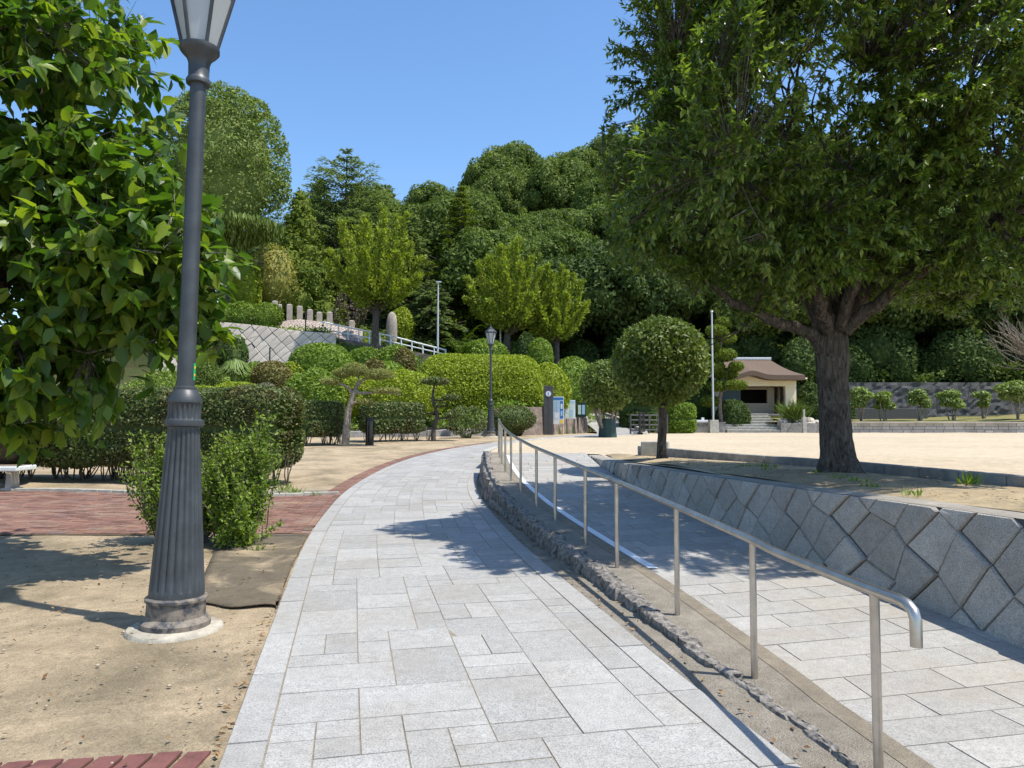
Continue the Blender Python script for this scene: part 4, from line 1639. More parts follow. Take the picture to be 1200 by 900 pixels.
names = ['leftmost squat grey stone pillar beside the terrace hedge', 'thin short stone pillar second from the left', 'tall stone pillar third from the left at the terrace edge', 'tall stone pillar fourth from the left', 'stone pillar fifth from the left, lower than its left neighbour', 'stone pillar sixth from the left behind the start of the white railing', 'stone pillar seventh from the left standing a little apart', 'lone rightmost stone pillar behind the white railing']
for k, ((x, y0, y1), lb) in enumerate(zip(prow, names)):
    a, b_ = pt(x, y1 + 5, 50.0), pt(x, y0 + 3, 50.0)
    h = b_[2] - a[2]
    mb = MB()
    w = .40 if k != 1 else .28
    mb.box((0, 0, h / 2 - .02), (w, w, h), .3, 0, .93)
    mb.box((0, 0, h + .02 - .02), (w * .9, w * .9, .06), .3, 0, .5)
    o = obj('stone_pillar', mb, M['monument'], bevel=.02)
    o.location = a
    tag(o, lb, 'stone pillar', 'stone pillars on the upper terrace')
# thin dark posts standing on the walls
for (x, y0, y1, Y, lb) in ((358, 366, 392, 46.9, 'thin dark post beside the start of the white railing'), (316, 408, 424, 44.5, 'thin dark stake in front of the pale stone wall')):
    a, b_ = pt(x, y1, Y), pt(x, y0, Y)
    mb = MB()
    mb.tube([(0, 0, -.4), (0, 0, (b_ - a)[2])], .045, 6)
    mb.ell((0, 0, (b_ - a)[2]), (.06, .06, .05), 8, 5)
    o = obj('thin_post', mb, M['blackmetal'], smooth=True, angle=40)
    o.location = a
    tag(o, lb, 'post')
# standing stone
a = pt(459, 400, 51)
mb = MB()
mb.lathe([(.55, -.6), (.6, .3), (.62, 1.2), (.56, 1.8), (.38, 2.25), (.1, 2.42)], 14)
o = obj('standing_stone', mb, M['monument'], smooth=True)
o.location = a
o.scale = (.62, .4, .85)
tag(o, 'rounded upright standing stone behind the white railing right of the upright tree', 'standing stone')

# retaining wall of the lime hedge and behind boards
mb = MB()
pl = [(585, 480, 36.4), (612, 478, 37.2), (636, 477, 38.2), (652, 482, 39.6), (664, 486, 41.2), (676, 489, 42.6), (688, 490, 44.5)]
rows = []
for x, y, Y in pl:
    p = pt(x, y, Y)
    rows.append([(p[0] + .06, p[1] - .1, .3), (p[0], p[1], p[2]), (p[0] - .4, p[1] + .7, p[2] + .02), (p[0] - .5, p[1] + .9, .4)])
mb.sheet(rows)
tag(obj('bank_wall', mb, M['brownstone']), 'curved brownish stone wall behind the information boards', 'stone wall')
mb = MB()
pl = [(330, 508, 33.6), (420, 506, 33.9), (500, 505, 34.6), (560, 503, 35.6), (586, 500, 36.4)]
rows = []
for x, y, Y in pl:
    p = pt(x, y, Y)
    rows.append([(p[0], p[1] - .05, .3), (p[0], p[1], p[2]), (p[0], p[1] + .6, p[2] + .05)])
mb.sheet(rows)
tag(obj('low_bank_wall', mb, M['concrete_dark']), 'low grey kerb wall at the foot of the bank behind the clipped hedges', 'low wall')

# ------------------------------------------------------------------ poles
def pole(name, label, x, y0, y1, Y, r, cap=True, zbase=None, base=None, cat='pole'):
    a, b_ = pt(x, y1, Y), pt(x, y0, Y)
    if zbase is not None:
        a[2] = zbase
    t = thing(name, label, cat, a)
    h = b_[2] - a[2]
    mb = MB()
    mb.tube([(0, 0, -.1), (0, 0, h * .5), (0, 0, h)], [r, r * .95, r * .75], 12)
    obj('shaft', mb, M['galv'], t, smooth=True, angle=50)
    mb = MB()
    if cap:
        mb.ell((0, 0, h + r * .6), (r * 1.5, r * 1.5, r * 1.2), 10, 7)
    else:
        mb.box((.05, 0, h + .03), (.3, .14, .09))
    obj('top_cap', mb, M['galv'], t, smooth=True, angle=40)
    if base:
        mb = MB()
        mb.box((0, 0, base / 2), (.52, .52, base), 0, 0, .94)
        obj('base_block', mb, M['concrete'], t, bevel=.02)
    return t


pole('white_pole', 'slim white pole rising beside the right end of the white railing', 513, 331, 412, 45.6, .065, False)
pole('thin_pole', 'thin pale pole behind the trunk of the upright tree near the far lamp', 586.5, 372, 420, 47.5, .055)
pole('flagpole', 'tall white flagpole on a concrete block left of the pavilion steps', 836, 366, 506, 42.6, .06, True, .84, .75, 'flagpole')
mb = MB()
a = pt(833, 400, 42.6)

# ------------------------------------------------------------------ information pillar and boards
a = pt(642.5, 508, 38.2)
a[2] = float(zpath(38.2)) - .02
top = pt(642.5, 452, 38.2)[2]
t = thing('information_pillar', 'tall dark grey information pillar with a round white mark at the top', 'sign pillar', a, -.15)
h = top - a[2]
mb = MB()
mb.box((-.12, 0, h / 2), (.22, .28, h))
mb.box((.13, 0, h / 2 - .01), (.26, .24, h - .02))
obj('pillar_body', mb, M['pillar'], t, bevel=.01)
mb = MB()
cy = -.145
cc = np.array([.03, cy, h - .42])
an = np.linspace(0, 2 * PI, 24, endpoint=False)
mb.prism([(cc[0] + .14 * math.cos(q), cy, cc[2] + .14 * math.sin(q)) for q in an], (0, -.012, 0))
obj('round_mark', mb, M['boardwhite'], t)
mb = MB()
mb.box((cc[0], cy - .018, cc[2] - .025), (.03, .008, .11))
mb.box((cc[0], cy - .018, cc[2] + .06), (.035, .008, .035))
obj('letter', mb, M['blue'], t)


def board(label, x0, x1, y0, y1, Y, yground, kind, rz=0.0):
    a, b_ = pt(x0, y1, Y), pt(x1, y0, Y)
    gz = pt((x0 + x1) / 2, yground, Y)[2]
    c = np.array([(a[0] + b_[0]) / 2, Y, gz])
    t = thing('information_board', label, 'information board', c, rz, 'information boards by the path')
    w, h = b_[0] - a[0], b_[2] - a[2]
    zc = (a[2] + b_[2]) / 2 - gz
    mb = MB()
    mb.box((0, 0, zc), (w, .07, h))
    obj('panel', mb, M['boardwhite'] if kind != 'notice' else M['panelgreen'], t, bevel=.008)
    yb = -.037

    def pc(name, u0, u1, v0, v1, mat, k=1):
        q = MB()
        q.box(((u0 + u1 - 1) / 2 * w, yb - .004 * k, zc + ((v0 + v1) - 1) / 2 * h), ((u1 - u0) * w, .006, (v1 - v0) * h))
        obj(name, q, M[mat], t)
    if kind == 'blue':
        pc('title_band', 0.02, .98, .88, .98, 'blue')
        pc('side_band', .04, .16, .18, .84, 'lightblue')
        pc('map_panel', .22, .62, .46, .84, 'lightblue')
        pc('route_line', .36, .42, .5, .8, 'tan', 2)
        pc('text_column', .68, .96, .2, .84, 'blue')
        pc('text_block', .74, .9, .56, .74, 'boardwhite', 2)
        pc('text_block', .74, .9, .3, .48, 'lightblue', 2)
        pc('lower_text', .22, .62, .2, .4, 'boardwhite')
        pc('yellow_notice', .66, .96, .03, .15, 'yellow')
    elif kind == 'map':
        pc('title_band', .03, .97, .86, .97, 'lightblue')
        pc('map_panel', .08, .92, .06, .8, 'mint')
        pc('map_area', .2, .5, .35, .68, 'boardwhite', 2)
        pc('map_area', .58, .8, .15, .5, 'lightblue', 2)
        pc('route_line', .5, .54, .1, .76, 'tan', 2)
    else:
        pc('notice_sheet', .1, .45, .2, .85, 'mint')
        pc('notice_sheet', .56, .9, .2, .85, 'lightblue')
    for sx in (-.42, .42):
        q = MB()
        q.tube([(sx * w, .04, -.05), (sx * w, .04, zc + h * .45)], .04, 8)
        obj('leg', q, M['tan'] if kind == 'blue' and sx > 0 else M['pillar'], t, smooth=True, angle=40)
    return t


board('tall blue and white information board with a small yellow notice beside the pillar', 647, 660.5, 465, 497, 39.0, 509, 'blue', -.1)
board('pale green map board behind the tall blue board', 660, 674, 469, 491, 41.0, 507, 'map', -.1)
board('small dark notice board with two pale sheets near the potted tree', 676.5, 686.5, 472, 489, 42.5, 506, 'notice', -.2)


# ------------------------------------------------------------------ railings along the ramp path
def fence(name, label, pts, h, npost, mat, bars=(0.95, .6, .3), cat='railing', zoff=0.0):
    pts = np.array(pts, float)
    t = thing(name, label, cat, pts[0])
    q = pts - pts[0]
    d = np.concatenate([[0], np.cumsum(np.linalg.norm(np.diff(q, axis=0), axis=1))])

    def at(s):
        return np.array([np.interp(s, d, q[:, k]) for k in range(3)])
    for bz in bars:
        mb = MB()
        mb.tube([at(s) + np.array([0, 0, bz * h]) for s in np.linspace(0, d[-1], 12)], .04, 6)
        obj('rail', mb, mat, t, smooth=True, angle=50)
    for s in np.linspace(0, d[-1], npost):
        mb = MB()
        p = at(s)
        mb.box((p[0], p[1], h * .5 - .05), (.09, .09, h + .1)) if False else mb.tube([p - np.array([0, 0, .1]), p + np.array([0, 0, h])], .05, 6)
        obj('post', mb, mat, t, smooth=True, angle=50)
    return t


rampR = [pathpt(np.array([q]), np.array([HW + .15]))[0] for q in np.arange(0, PS[-1], .5) if 37.6 < np.interp(q, PS, PC[:, 1]) < 50]
fence('ramp_railing', 'dark railing climbing along the right side of the far ramp path', rampR, 1.15, 9, M['blackmetal'], (.98, .72, .46, .22))
a, b_ = pt(739, 507, 39.5), pt(782, 507, 40.6)
a[2] = b_[2] = .84
fence('dark_fence', 'low dark horizontal bar fence between the ramp railing and the green hedge', [a, lerp(a, b_, .5), b_], 1.05, 5, M['pillar'], (.95, .7, .45, .2), 'fence')
# kerb wall on the right side of the ramp path
mb = MB()
rows = []
for p in rampR:
    rows.append([(p[0] - .1, p[1], p[2] - .3), (p[0] - .1, p[1], p[2] + .14), (p[0] + .16, p[1], p[2] + .14), (p[0] + .16, p[1], .5)])
mb.sheet(rows)
struct('ramp_kerb', mb, M['concrete'])

# ------------------------------------------------------------------ potted and round trees
def ball_tree(name, label, base, h, cw, ch, trunk_r, n, L, W, mat, seed, stems=1, bark='bark', group=None, lobes=None):
    rg = np.random.default_rng(seed)
    t = thing(name, label, 'tree', base, 0, group)
    mb = MB()
    zc = h - ch / 2
    if stems == 1:
        P = np.array([(0, 0, -.1), (.0, 0, .03), (-.01, .0, .2), (.02, 0, .6), (0, 0, zc - ch * .25), (0, 0, zc)])
        mb.tube(P, [trunk_r * 1.7, trunk_r * 1.35, trunk_r * 1.1, trunk_r, trunk_r * .95, trunk_r * .6], 12)
    for k in range(stems if stems > 1 else 0):
        a = 2 * PI * k / stems + .3
        mb.tube(curve((.08 * math.cos(a), .08 * math.sin(a), -.05), (cw * .28 * math.cos(a), cw * .28 * math.sin(a), zc), .04, 7, rg), trunk_r * np.linspace(1, .5, 7), 8)
    for k in range(8):
        a = rg.uniform(0, 2 * PI)
        mb.tube(curve((0, 0, zc - ch * .3), (cw * .4 * math.cos(a), cw * .4 * math.sin(a), zc + ch * rg.uniform(-.2, .35)), .06, 5, rg), np.linspace(trunk_r * .5, .01, 5), 6)
    obj('trunk', mb, M[bark], t, smooth=True)
    lf = MB()
    lb = lobes if lobes else [(0, 0, zc, cw / 2, cw / 2, ch / 2)]
    P, nr = lobe_shell(lb, n, rg, .38, .8)
    P = P + nr * (.035 * cw * snoise(P, 5.0 / cw, seed))[:, None]
    P += rdir(len(P), rg) * .02
    shell_leaves(lf, P, nr, np.full(len(P), L), np.full(len(P), W), rg, .5, .5, .8, 'fold', .25)
    cores(lf, lb, .62, .06, seed)
    obj('crown', lf, mat, t)
    return t


ball_tree('round_tree', 'small round clipped tree with a single dark trunk at the end of the planting strip', pt(776, 535, 13.3), 2.52, 1.70, 1.62, .075, 9500, .095, .045, M['l_ball'], 301)
pb = pt(712, 513, 31.0)
pb[2] = .82
ball_tree('wrapped_tree', 'round multi-stemmed tree wrapped in dark green at its foot beside the path', pb, 3.3, 2.36, 2.2, .07, 8000, .14, .07, M['l_ball'], 302, 5, 'bark_pale')
mb = MB()
mb.lathe([(.40, -.02), (.39, .05), (.33, .78), (.30, .80), (.2, .78)], 10)
o = obj('tree_wrap', mb, M['greenpot'], None, smooth=True, angle=35)
o.location = pb
tag(o, 'dark green tapered wrap round the foot of the multi-stemmed tree', 'tree wrap')
# block behind the round tree
mb = MB()
mb.box((0, 0, .09), (.55, .28, .30), -.3)
o = obj('kerb_block', mb, M['concrete'], bevel=.02)
o.location = pt(768, 531, 15.0)
tag(o, 'short concrete block on the sand just behind the small round tree', 'concrete block')

# ------------------------------------------------------------------ leaning pine, cloud tree, bollard
rg = np.random.default_rng(55)
a = pt(404, 529, 27.6)
a[2] = float(zpath(27.6))
t = thing('pruned_pine', 'leaning pruned pine with bare pale trunk and flat branch tiers', 'tree', a)
s = 27.6 / F
mb = MB()
tp = [(0, 0, -.1), (.06, 0, .6), (.13, 0, 1.3), (.30, 0, 1.9), (.36, 0, 2.15)]
mb.tube(spline(np.array(tp), .15)[1], np.linspace(.16, .10, len(spline(np.array(tp), .15)[1])), 10)
arms = [[(.3, 0, 1.9), (0, -.1, 2.25), (-.55, -.1, 2.3)], [(.36, 0, 2.1), (.5, 0, 2.45), (.35, 0, 2.75)], [(.32, 0, 2.0), (.7, -.1, 1.95), (1.4, -.15, 2.0), (2.1, -.1, 1.9)], [(.36, 0, 2.15), (.7, .1, 2.5), (1.2, .1, 2.6)], [(.18, 0, 1.5), (.45, -.2, 1.62), (.8, -.2, 1.6)]]
for A in arms:
    Q = spline(np.array(A, float), .15)[1]
    mb.tube(Q, np.linspace(.07, .025, len(Q)), 7)
obj('trunk', mb, M['bark_pale'], t, smooth=True)
lf = MB()
pads = [(-.5, -.1, 2.4, .42, .4, .14), (.35, 0, 2.85, .5, .42, .26), (1.2, .1, 2.68, .62, .5, .22), (1.5, -.1, 2.06, .6, .4, .10), (.75, -.2, 1.66, .3, .3, .09), (-.1, 0, 2.72, .4, .35, .2)]
P, nr = lobe_shell(pads, 5200, rg, .6, .7)
shell_leaves(lf, P, nr, np.full(len(P), .16), np.full(len(P), .028), rg, .3, .8, .5, lv=.3)
obj('needles', lf, M['l_pine'], t)

a = pt(508, 521, 31.0)
a[2] = float(zpath(31.0))
t = thing('cloud_pruned_tree', 'dark cloud-pruned little tree with flat tiers right of the clipped hedge block', 'tree', a)
mb = MB()
tp = spline(np.array([(0, 0, -.1), (0, 0, .5), (.15, 0, 1.1), (-.05, 0, 1.7), (.05, 0, 2.5)]), .15)[1]
mb.tube(tp, np.linspace(.11, .04, len(tp)), 8)
for A in ([(.1, 0, .9), (.9, 0, 1.0)], [(.1, 0, 1.2), (-.8, 0, 1.1)], [(0, 0, 1.7), (.8, .1, 1.75)], [(.05, 0, .6), (-.9, -.1, .45)], [(.05, 0, .5), (.9, -.1, .5)]):
    mb.tube(curve(A[0], A[1], .05, 6, rg), np.linspace(.05, .015, 6), 6)
obj('trunk', mb, M['bark'], t, smooth=True)
lf = MB()
pads = [(.05, 0, 2.5, .62, .5, .18), (.75, .1, 1.82, .42, .38, .14), (-.7, 0, 1.15, .36, .34, .12), (.9, 0, 1.08, .45, .38, .13), (.9, -.1, .55, .4, .35, .12), (.3, 0, 1.5, .32, .32, .11)]
P, nr = lobe_shell(pads, 4600, rg, .5, .7)
shell_leaves(lf, P, nr, np.full(len(P), .11), np.full(len(P), .05), rg, .5, .6, .6)
obj('foliage', lf, M['l_hedge'], t)

a = pt(433, 529, 28.0)
a[2] = float(zpath(28.0))
t = thing('bollard', 'black cylindrical bollard with a shiny side in front of the hedge block', 'bollard', a)
mb = MB()
mb.lathe([(.16, -.05), (.16, .9), (.158, .93), (.15, .945)], 24)
obj('body', mb, M['bollard'] if 'bollard' in M else M.setdefault('bollard', plain('glossy_black', (.03, .03, .033), .12, .6, .1)), t, smooth=True, angle=40)
mb = MB()
mb.lathe([(.165, .945), (.17, .96), (.17, 1.0), (.15, 1.03), (.03, 1.04)], 24)
obj('cap', mb, M['blackmetal'], t, smooth=True, angle=40)

# ------------------------------------------------------------------ bush behind the lamp post
rg = np.random.default_rng(60)
a = np.array([-3.25, 8.55, float(zpath(8.55))])
t = thing('wild_bush', 'loose bright green bush growing behind the near lamp post', 'bush', a)
mb, lf = MB(), MB()
ends = []
for (cx, cy, k, h0, h1, sp) in ((.06, 0, 110, .5, 1.30, .33), (.25, 0, 22, 1.1, 1.5, .28), (-.92, .12, 70, .5, 1.30, .25), (-.5, .1, 50, .4, 1.1, .3), (.2, -.2, 50, .25, .8, .28)):
    mb = MB()
    for i in range(k):
        b0 = np.array([cx * .75 + rg.normal() * .08, cy + rg.normal() * .08, -.02])
        e = np.array([cx + rg.normal() * sp * .62, cy + rg.normal() * sp * .62, rg.uniform(h0, h1)])
        Q = curve(b0, e, .07, 7, rg)
        mb.tube(Q, np.linspace(.007, .002, 7), 4)
        tt = rg.uniform(.18, 1.0, 95)
        P = np.stack([np.interp(tt, np.linspace(0, 1, 7), Q[:, q]) for q in range(3)], 1) + rdir(95, rg) * rg.uniform(0, .075, 95)[:, None]
        A = unit(rdir(95, rg) + np.array([0, 0, .5]))
        nn = unit(rdir(95, rg) * .7 + np.array([0, -.1, .6]))
        sz = rg.uniform(.032, .066, 95)
        add_leaves(lf, P, A, nn, sz, sz * .5, 'fold')
    obj('stem_clump', mb, M['bark_grey'], t)
obj('foliage', lf, M['l_bush'], t)

# ------------------------------------------------------------------ bench and bowl planter at far left
a = pt(8, 587, 13.9)
a[2] = float(zpath(13.9)) + .02
t = thing('park_bench', 'backless bench with pale rounded edge at the left edge of the brick paving', 'bench', (a[0] - .65, 13.9, a[2]), .05)
for k in range(5):
    mb = MB()
    mb.box((0, -.2 + .1 * k, .44), (1.8, .085, .045))
    obj('slat', mb, M['benchwood'], t, bevel=.006)
mb = MB()
mb.box((0, -.285, .41), (1.95, .07, .09))
mb.box((.94, 0, .41), (.07, .5, .09))
mb.box((-.94, 0, .41), (.07, .5, .09))
mb.box((0, .285, .41), (1.95, .07, .09))
obj('frame', mb, M['benchpale'], t, bevel=.02, seg=3)
for sx in (-.72, .72):
    mb = MB()
    mb.box((sx, 0, .19), (.11, .3, .4), 0, 0, .8)
    mb.box((sx, 0, .02), (.2, .36, .05))
    obj('leg', mb, M['concrete'], t, bevel=.01)
a = pt(8, 571, 15.0)
t = thing('bowl_planter', 'dark bowl-shaped trough with a flared rim in front of the long hedge at the left', 'planter', (a[0] - .25, 14.75, float(zpath(14.75))))
mb = MB()
mb.lathe([(.2, .42), (.42, .46), (.62, .62), (.74, .84), (.98, .95), (.97, .97), (.72, .88), (.6, .7), (.3, .6), (.05, .6)], 28)
obj('bowl', mb, M['blackmetal'], t, smooth=True, angle=50)
mb = MB()
mb.lathe([(.3, -.02), (.3, .04), (.16, .1), (.13, .3), (.2, .43)], 20)
obj('foot', mb, M['concrete_dark'], t, smooth=True, angle=50)

# ------------------------------------------------------------------ pavilion
YB = 47.0
org = pt(899, 484, YB)
SB = YB / F
pv = thing('pavilion', 'small cream pavilion with a brown wavy-eaved roof at the far side of the plaza', 'pavilion', org)


def bx(x, y):
    p = pt(x, y, YB) - org
    return p[0], p[2]


def wallbox(x0, x1, y0, y1, d0, d1, mb, mi=0):
    (xa, zb_), (xb, za) = bx(x0, y1), bx(x1, y0)
    mb.box(((xa + xb) / 2, (d0 + d1) / 2, (za + zb_) / 2), (xb - xa, d1 - d0, za - zb_), 0, mi)


mb = MB()
wallbox(846, 933, 437, 452.5, 0, .35, mb)
wallbox(921, 933, 452.5, 485, 0, .35, mb)
wallbox(846, 868, 452.5, 485, .1, .4, mb)
wallbox(932.5, 935, 438, 485, .36, 5, mb)
wallbox(846, 935, 437, 485, 4.6, 5, mb)
wallbox(844, 847, 437, 485, .4, 5, mb)
obj('wall', mb, M['cream'], pv)
mb = MB()
wallbox(868, 915, 472, 485, 1.2, 1.4, mb)
wallbox(907, 915, 453, 472, 1.2, 1.4, mb)
wallbox(868, 871, 453, 472, 1.2, 1.4, mb)
wallbox(871, 907, 453, 455.5, 1.2, 1.4, mb)
wallbox(920.5, 922, 453, 485, 1.2, 1.4, mb)
obj('recessed_front', mb, M['cream_dark'], pv)
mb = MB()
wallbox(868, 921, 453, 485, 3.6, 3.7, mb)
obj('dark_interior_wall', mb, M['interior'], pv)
mb = MB()
wallbox(847, 868, 456, 485, .03, .09, mb)
obj('shutter', mb, M['panelgreen'], pv)
mb = MB()
wallbox(844, 936, 485, 487, -.6, 5, mb)
obj('floor_slab', mb, M['concrete_dark'], pv)
# roof with a wavy front eave
mb = MB()
xe0, _ = bx(838, 440)
xe1, _ = bx(937, 440)
xr0, zr = bx(856, 417.5)
xr1, _ = bx(916, 417.5)
_, ze = bx(900, 440.5)
_, zhi = bx(880, 435.5)
U = np.linspace(0, 1, 40)
for dz in (0,):
    rows = []
    for v in np.linspace(0, 1, 8):
        row = []
        for u in U:
            xe = xe0 + (xe1 - xe0) * u
            pxl = 838 + 99 * u
            bumpz = (zhi - ze) * float(np.exp(-((pxl - 877) / 13.0) ** 2))
            e = np.array([xe, -.9, ze + bumpz])
            r = np.array([xr0 + (xr1 - xr0) * u, 2.3, zr])
            p = lerp(e, r, v)
            p[2] += -.14 * math.sin(PI * v)
            row.append(p)
        rows.append(row)
    rows = np.array(rows)
    mb.sheet(rows)
    und = rows[0].copy()
    und[:, 2] -= .30
    mb.sheet(np.stack([und, rows[0]]))
    und2 = und.copy()
    und2[:, 1] = .1
    mb.sheet(np.stack([und2, und]))
    bk_ = rows.copy()
    bk_[..., 1] = 4.6 - bk_[..., 1]
    mb.sheet(bk_[:, ::-1])
    # hip ends
    mb.sheet(np.stack([rows[:, 0], bk_[:, 0]]).transpose(1, 0, 2))
    mb.sheet(np.stack([bk_[:, -1], rows[:, -1]]).transpose(1, 0, 2))
rf = obj('roof', mb, M['roof'], pv, smooth=True, angle=30)
mb = MB()
mb.box(((xr0 + xr1) / 2, 2.3, zr + .04), (xr1 - xr0 + .2, .3, .16))
obj('ridge_cap', mb, M['galv'], rf, bevel=.02)
mb = MB()
xa, za = bx(932, 443.5)
mb.box((xa + .35, .2, za), (.8, .5, .1))
obj('side_canopy', mb, M['cream'], pv, bevel=.01)
# steps (concrete flight up to the pavilion)
mb = MB()
stp = 7
x0 = pt(851, 500, 43.5)[0]
x1 = pt(915, 500, 43.5)[0]
zb = .845
zt_ = org[2] - .06
for k in range(stp):
    y0 = 43.3 + k * .38
    z1 = zb + (zt_ - zb) * (k + 1) / stp
    mb.box(((x0 + x1) / 2, (y0 + 46.4) / 2, (z1 + zb - .3) / 2), (x1 - x0, 46.4 - y0, z1 - zb + .3))
    mb.box(((x0 + x1) / 2, y0 + .012, z1 - .012), (x1 - x0 - .02, .06, .045))
tag(obj('steps', mb, M['concrete'], bevel=.012), 'wide flight of seven pale concrete steps leading up to the pavilion', 'steps')
# low walls each side
mb = MB()
xa, xb = pt(815, 500, 43.2)[0], pt(850.5, 500, 43.2)[0]
mb.box(((xa + xb) / 2, 43.5, 1.1), (xb - xa, .4, .62))
mb.box(((xa + xb) / 2, 43.5, 1.43), (xb - xa + .06, .48, .07))
tag(obj('low_wall', mb, M['concrete_dark'], bevel=.015), 'short low concrete wall between flagpole and the left side of the steps', 'low wall')
mb = MB()
xa, xb = pt(915.5, 500, 43.2)[0], pt(958, 500, 43.2)[0]
mb.box(((xa + xb) / 2, 43.4, 1.1), (xb - xa, .35, .62))
tag(obj('low_wall', mb, M['concrete_dark'], bevel=.015), 'short low dark wall right of the steps below the pale rocks', 'low wall')
# long terrace wall on the right built of courses
mb = MB()
rgw = np.random.default_rng(3)
xa, xb = pt(958.5, 500, 43.2)[0], 46.0
mb.box(((xa + xb) / 2, 43.55, 1.08), (xb - xa, .3, .62), 0, 1)
for r_ in range(3):
    x = xa - rgw.uniform(0, .3)
    while x < xb:
        l = rgw.uniform(.4, .75)
        mb.box((x + l / 2, 43.385 + rgw.normal() * .006, .92 + r_ * .2), (l - .02, .06, .185))
        x += l
mb.box(((xa + xb) / 2, 43.5, 1.44), (xb - xa, .5, .09))
tag(obj('terrace_wall', mb, [M['wallstone'], M['mortar']], bevel=.012), 'long low coursed stone wall along the far edge of the plaza', 'stone wall')
# terrace ground
mb = MB()
X = np.linspace(xa - 2.6, 70, 40)
rows = []
for y in (43.75, 45, 47, 49, 51, 52.2):
    rows.append([(x, y, 1.46 + .03 * math.sin(x + y) + max(0, (x - 27)) * .035 + (y - 43.75) * .03) for x in X])
mb.sheet(rows)
M['drygrass'] = sandmat('dry_grass', (.2, .2, .07), (.26, .2, .1), 30, .8, (.4, .65), .8)
struct('terrace_ground', mb, M['drygrass'], smooth=True)
# dark stone wall behind
mb = MB()
rgw = np.random.default_rng(31)
xa, xb = pt(976, 470, 52)[0], 62
z0, z1 = 1.2, pt(1050, 448, 52)[2]
nx, nz = 150, 14
g = np.zeros((nz, nx, 3))
for i in range(nz):
    for j in range(nx):
        g[i, j] = (lerp(xa, xb, j / (nx - 1)), 52.1 + .25 * i / nz + rgw.normal() * .05, lerp(z0, z1, i / (nz - 1)) + (rgw.normal() * .04 if 0 < i < nz - 1 else 0))
mb.sheet(g)
tp_ = g[-1].copy()
bk2 = tp_ + np.array([0, .8, .05])
mb.sheet(np.stack([tp_, bk2]))
tag(obj('dark_stone_wall', mb, M['darkstone']), 'tall dark rough stone wall behind the row of small trees', 'stone wall')
mb = MB()
xa2, xb2 = pt(1000, 470, 50.6)[0], pt(1085, 470, 50.6)[0]
mb.box(((xa2 + xb2) / 2, 50.6, 1.9), (xb2 - xa2, .4, 1.0))
tag(obj('lower_ledge_wall', mb, M['darkstone'], bevel=.03), 'lower dark ledge wall behind the two leftmost small trees', 'stone wall')

# small terrace trees
def little_tree(label, x, ytop, ybase, pw, Y, seed, n=2600):
    rg = np.random.default_rng(seed)
    a = pt(x, ybase, Y)
    h = pt(x, ytop, Y)[2] - a[2]
    w = pw * Y / F
    t = thing('small_tree', label, 'tree', a, 0, 'small trees on the terrace')
    mb = MB()
    lobes = []
    for k in range(9):
        ang = rg.uniform(0, 2 * PI)
        rr = rg.uniform(.05, .34) * w
        z = h * rg.uniform(.5, .9)
        lobes.append((rr * math.cos(ang), rr * math.sin(ang), z, w * .24, w * .22, h * .12))
    lobes.append((0, 0, h * .86, w * .3, w * .3, h * .13))
    for l in lobes[:5]:
        mb.tube(curve((rg.normal() * .05, rg.normal() * .05, -.3), l[:3], .05, 6, rg), np.linspace(.055, .02, 6), 6)
    obj('trunk', mb, M['bark_pale'], t, smooth=True)
    lf = MB()
    P, nr = lobe_shell(lobes, n, rg, .4, .75)
    shell_leaves(lf, P, nr, np.full(len(P), .17), np.full(len(P), .10), rg, .5, .6, .6)
    obj('crown', lf, M['l_small'], t)
    return t


little_tree('small yellow-green tree with several clumps right beside the big trunk', 1009, 453, 494, 28, 46, 401)
little_tree('small tree with pale stem and loose clumps, second to the right of the big trunk', 1037, 458, 494, 26, 46.5, 402)
little_tree('small narrow tree with dense crown in front of the middle of the dark stone wall', 1078, 455, 493, 24, 46.5, 403)
little_tree('broadest of the small terrace trees, dome-shaped, in front of the dark stone wall', 1116, 456, 494, 32, 46.5, 404)
little_tree('thin sparse small tree second from the right edge of the terrace', 1151, 458, 490, 22, 47, 405, 1500)
little_tree('larger dark round-headed small tree at the right end of the terrace', 1192, 446, 490, 42, 45, 406, 4500)

# planting around the pavilion
mound('pine_shrub', 'dark green pruned shrub behind the left low wall beside the pavilion', 858, 468, 500, 42, 44.8, M['l_dark'], 3000, .16, .08, .8, seed=501)
hp0, hp1 = pt(781, 500, 41), pt(818, 500, 41)
hedge('box_hedge', 'bright green square-cut hedge left of the flagpole', [(hp0[0], 41.6), (hp1[0], 41.6)], 1.5, 1.68, 8500, .15, .09, M['l_green'], z0=.84, seed=502, roundness=.2)
hp0, hp1 = pt(728, 500, 44), pt(770, 500, 44)
hedge('dark_box_hedge', 'dark tall square-cut hedge behind the dark bar fence', [(hp0[0], 44.5), (hp1[0], 44.5)], 1.6, 3.2, 6500, .18, .10, M['l_dark'], z0=.7, seed=503, roundness=.2)
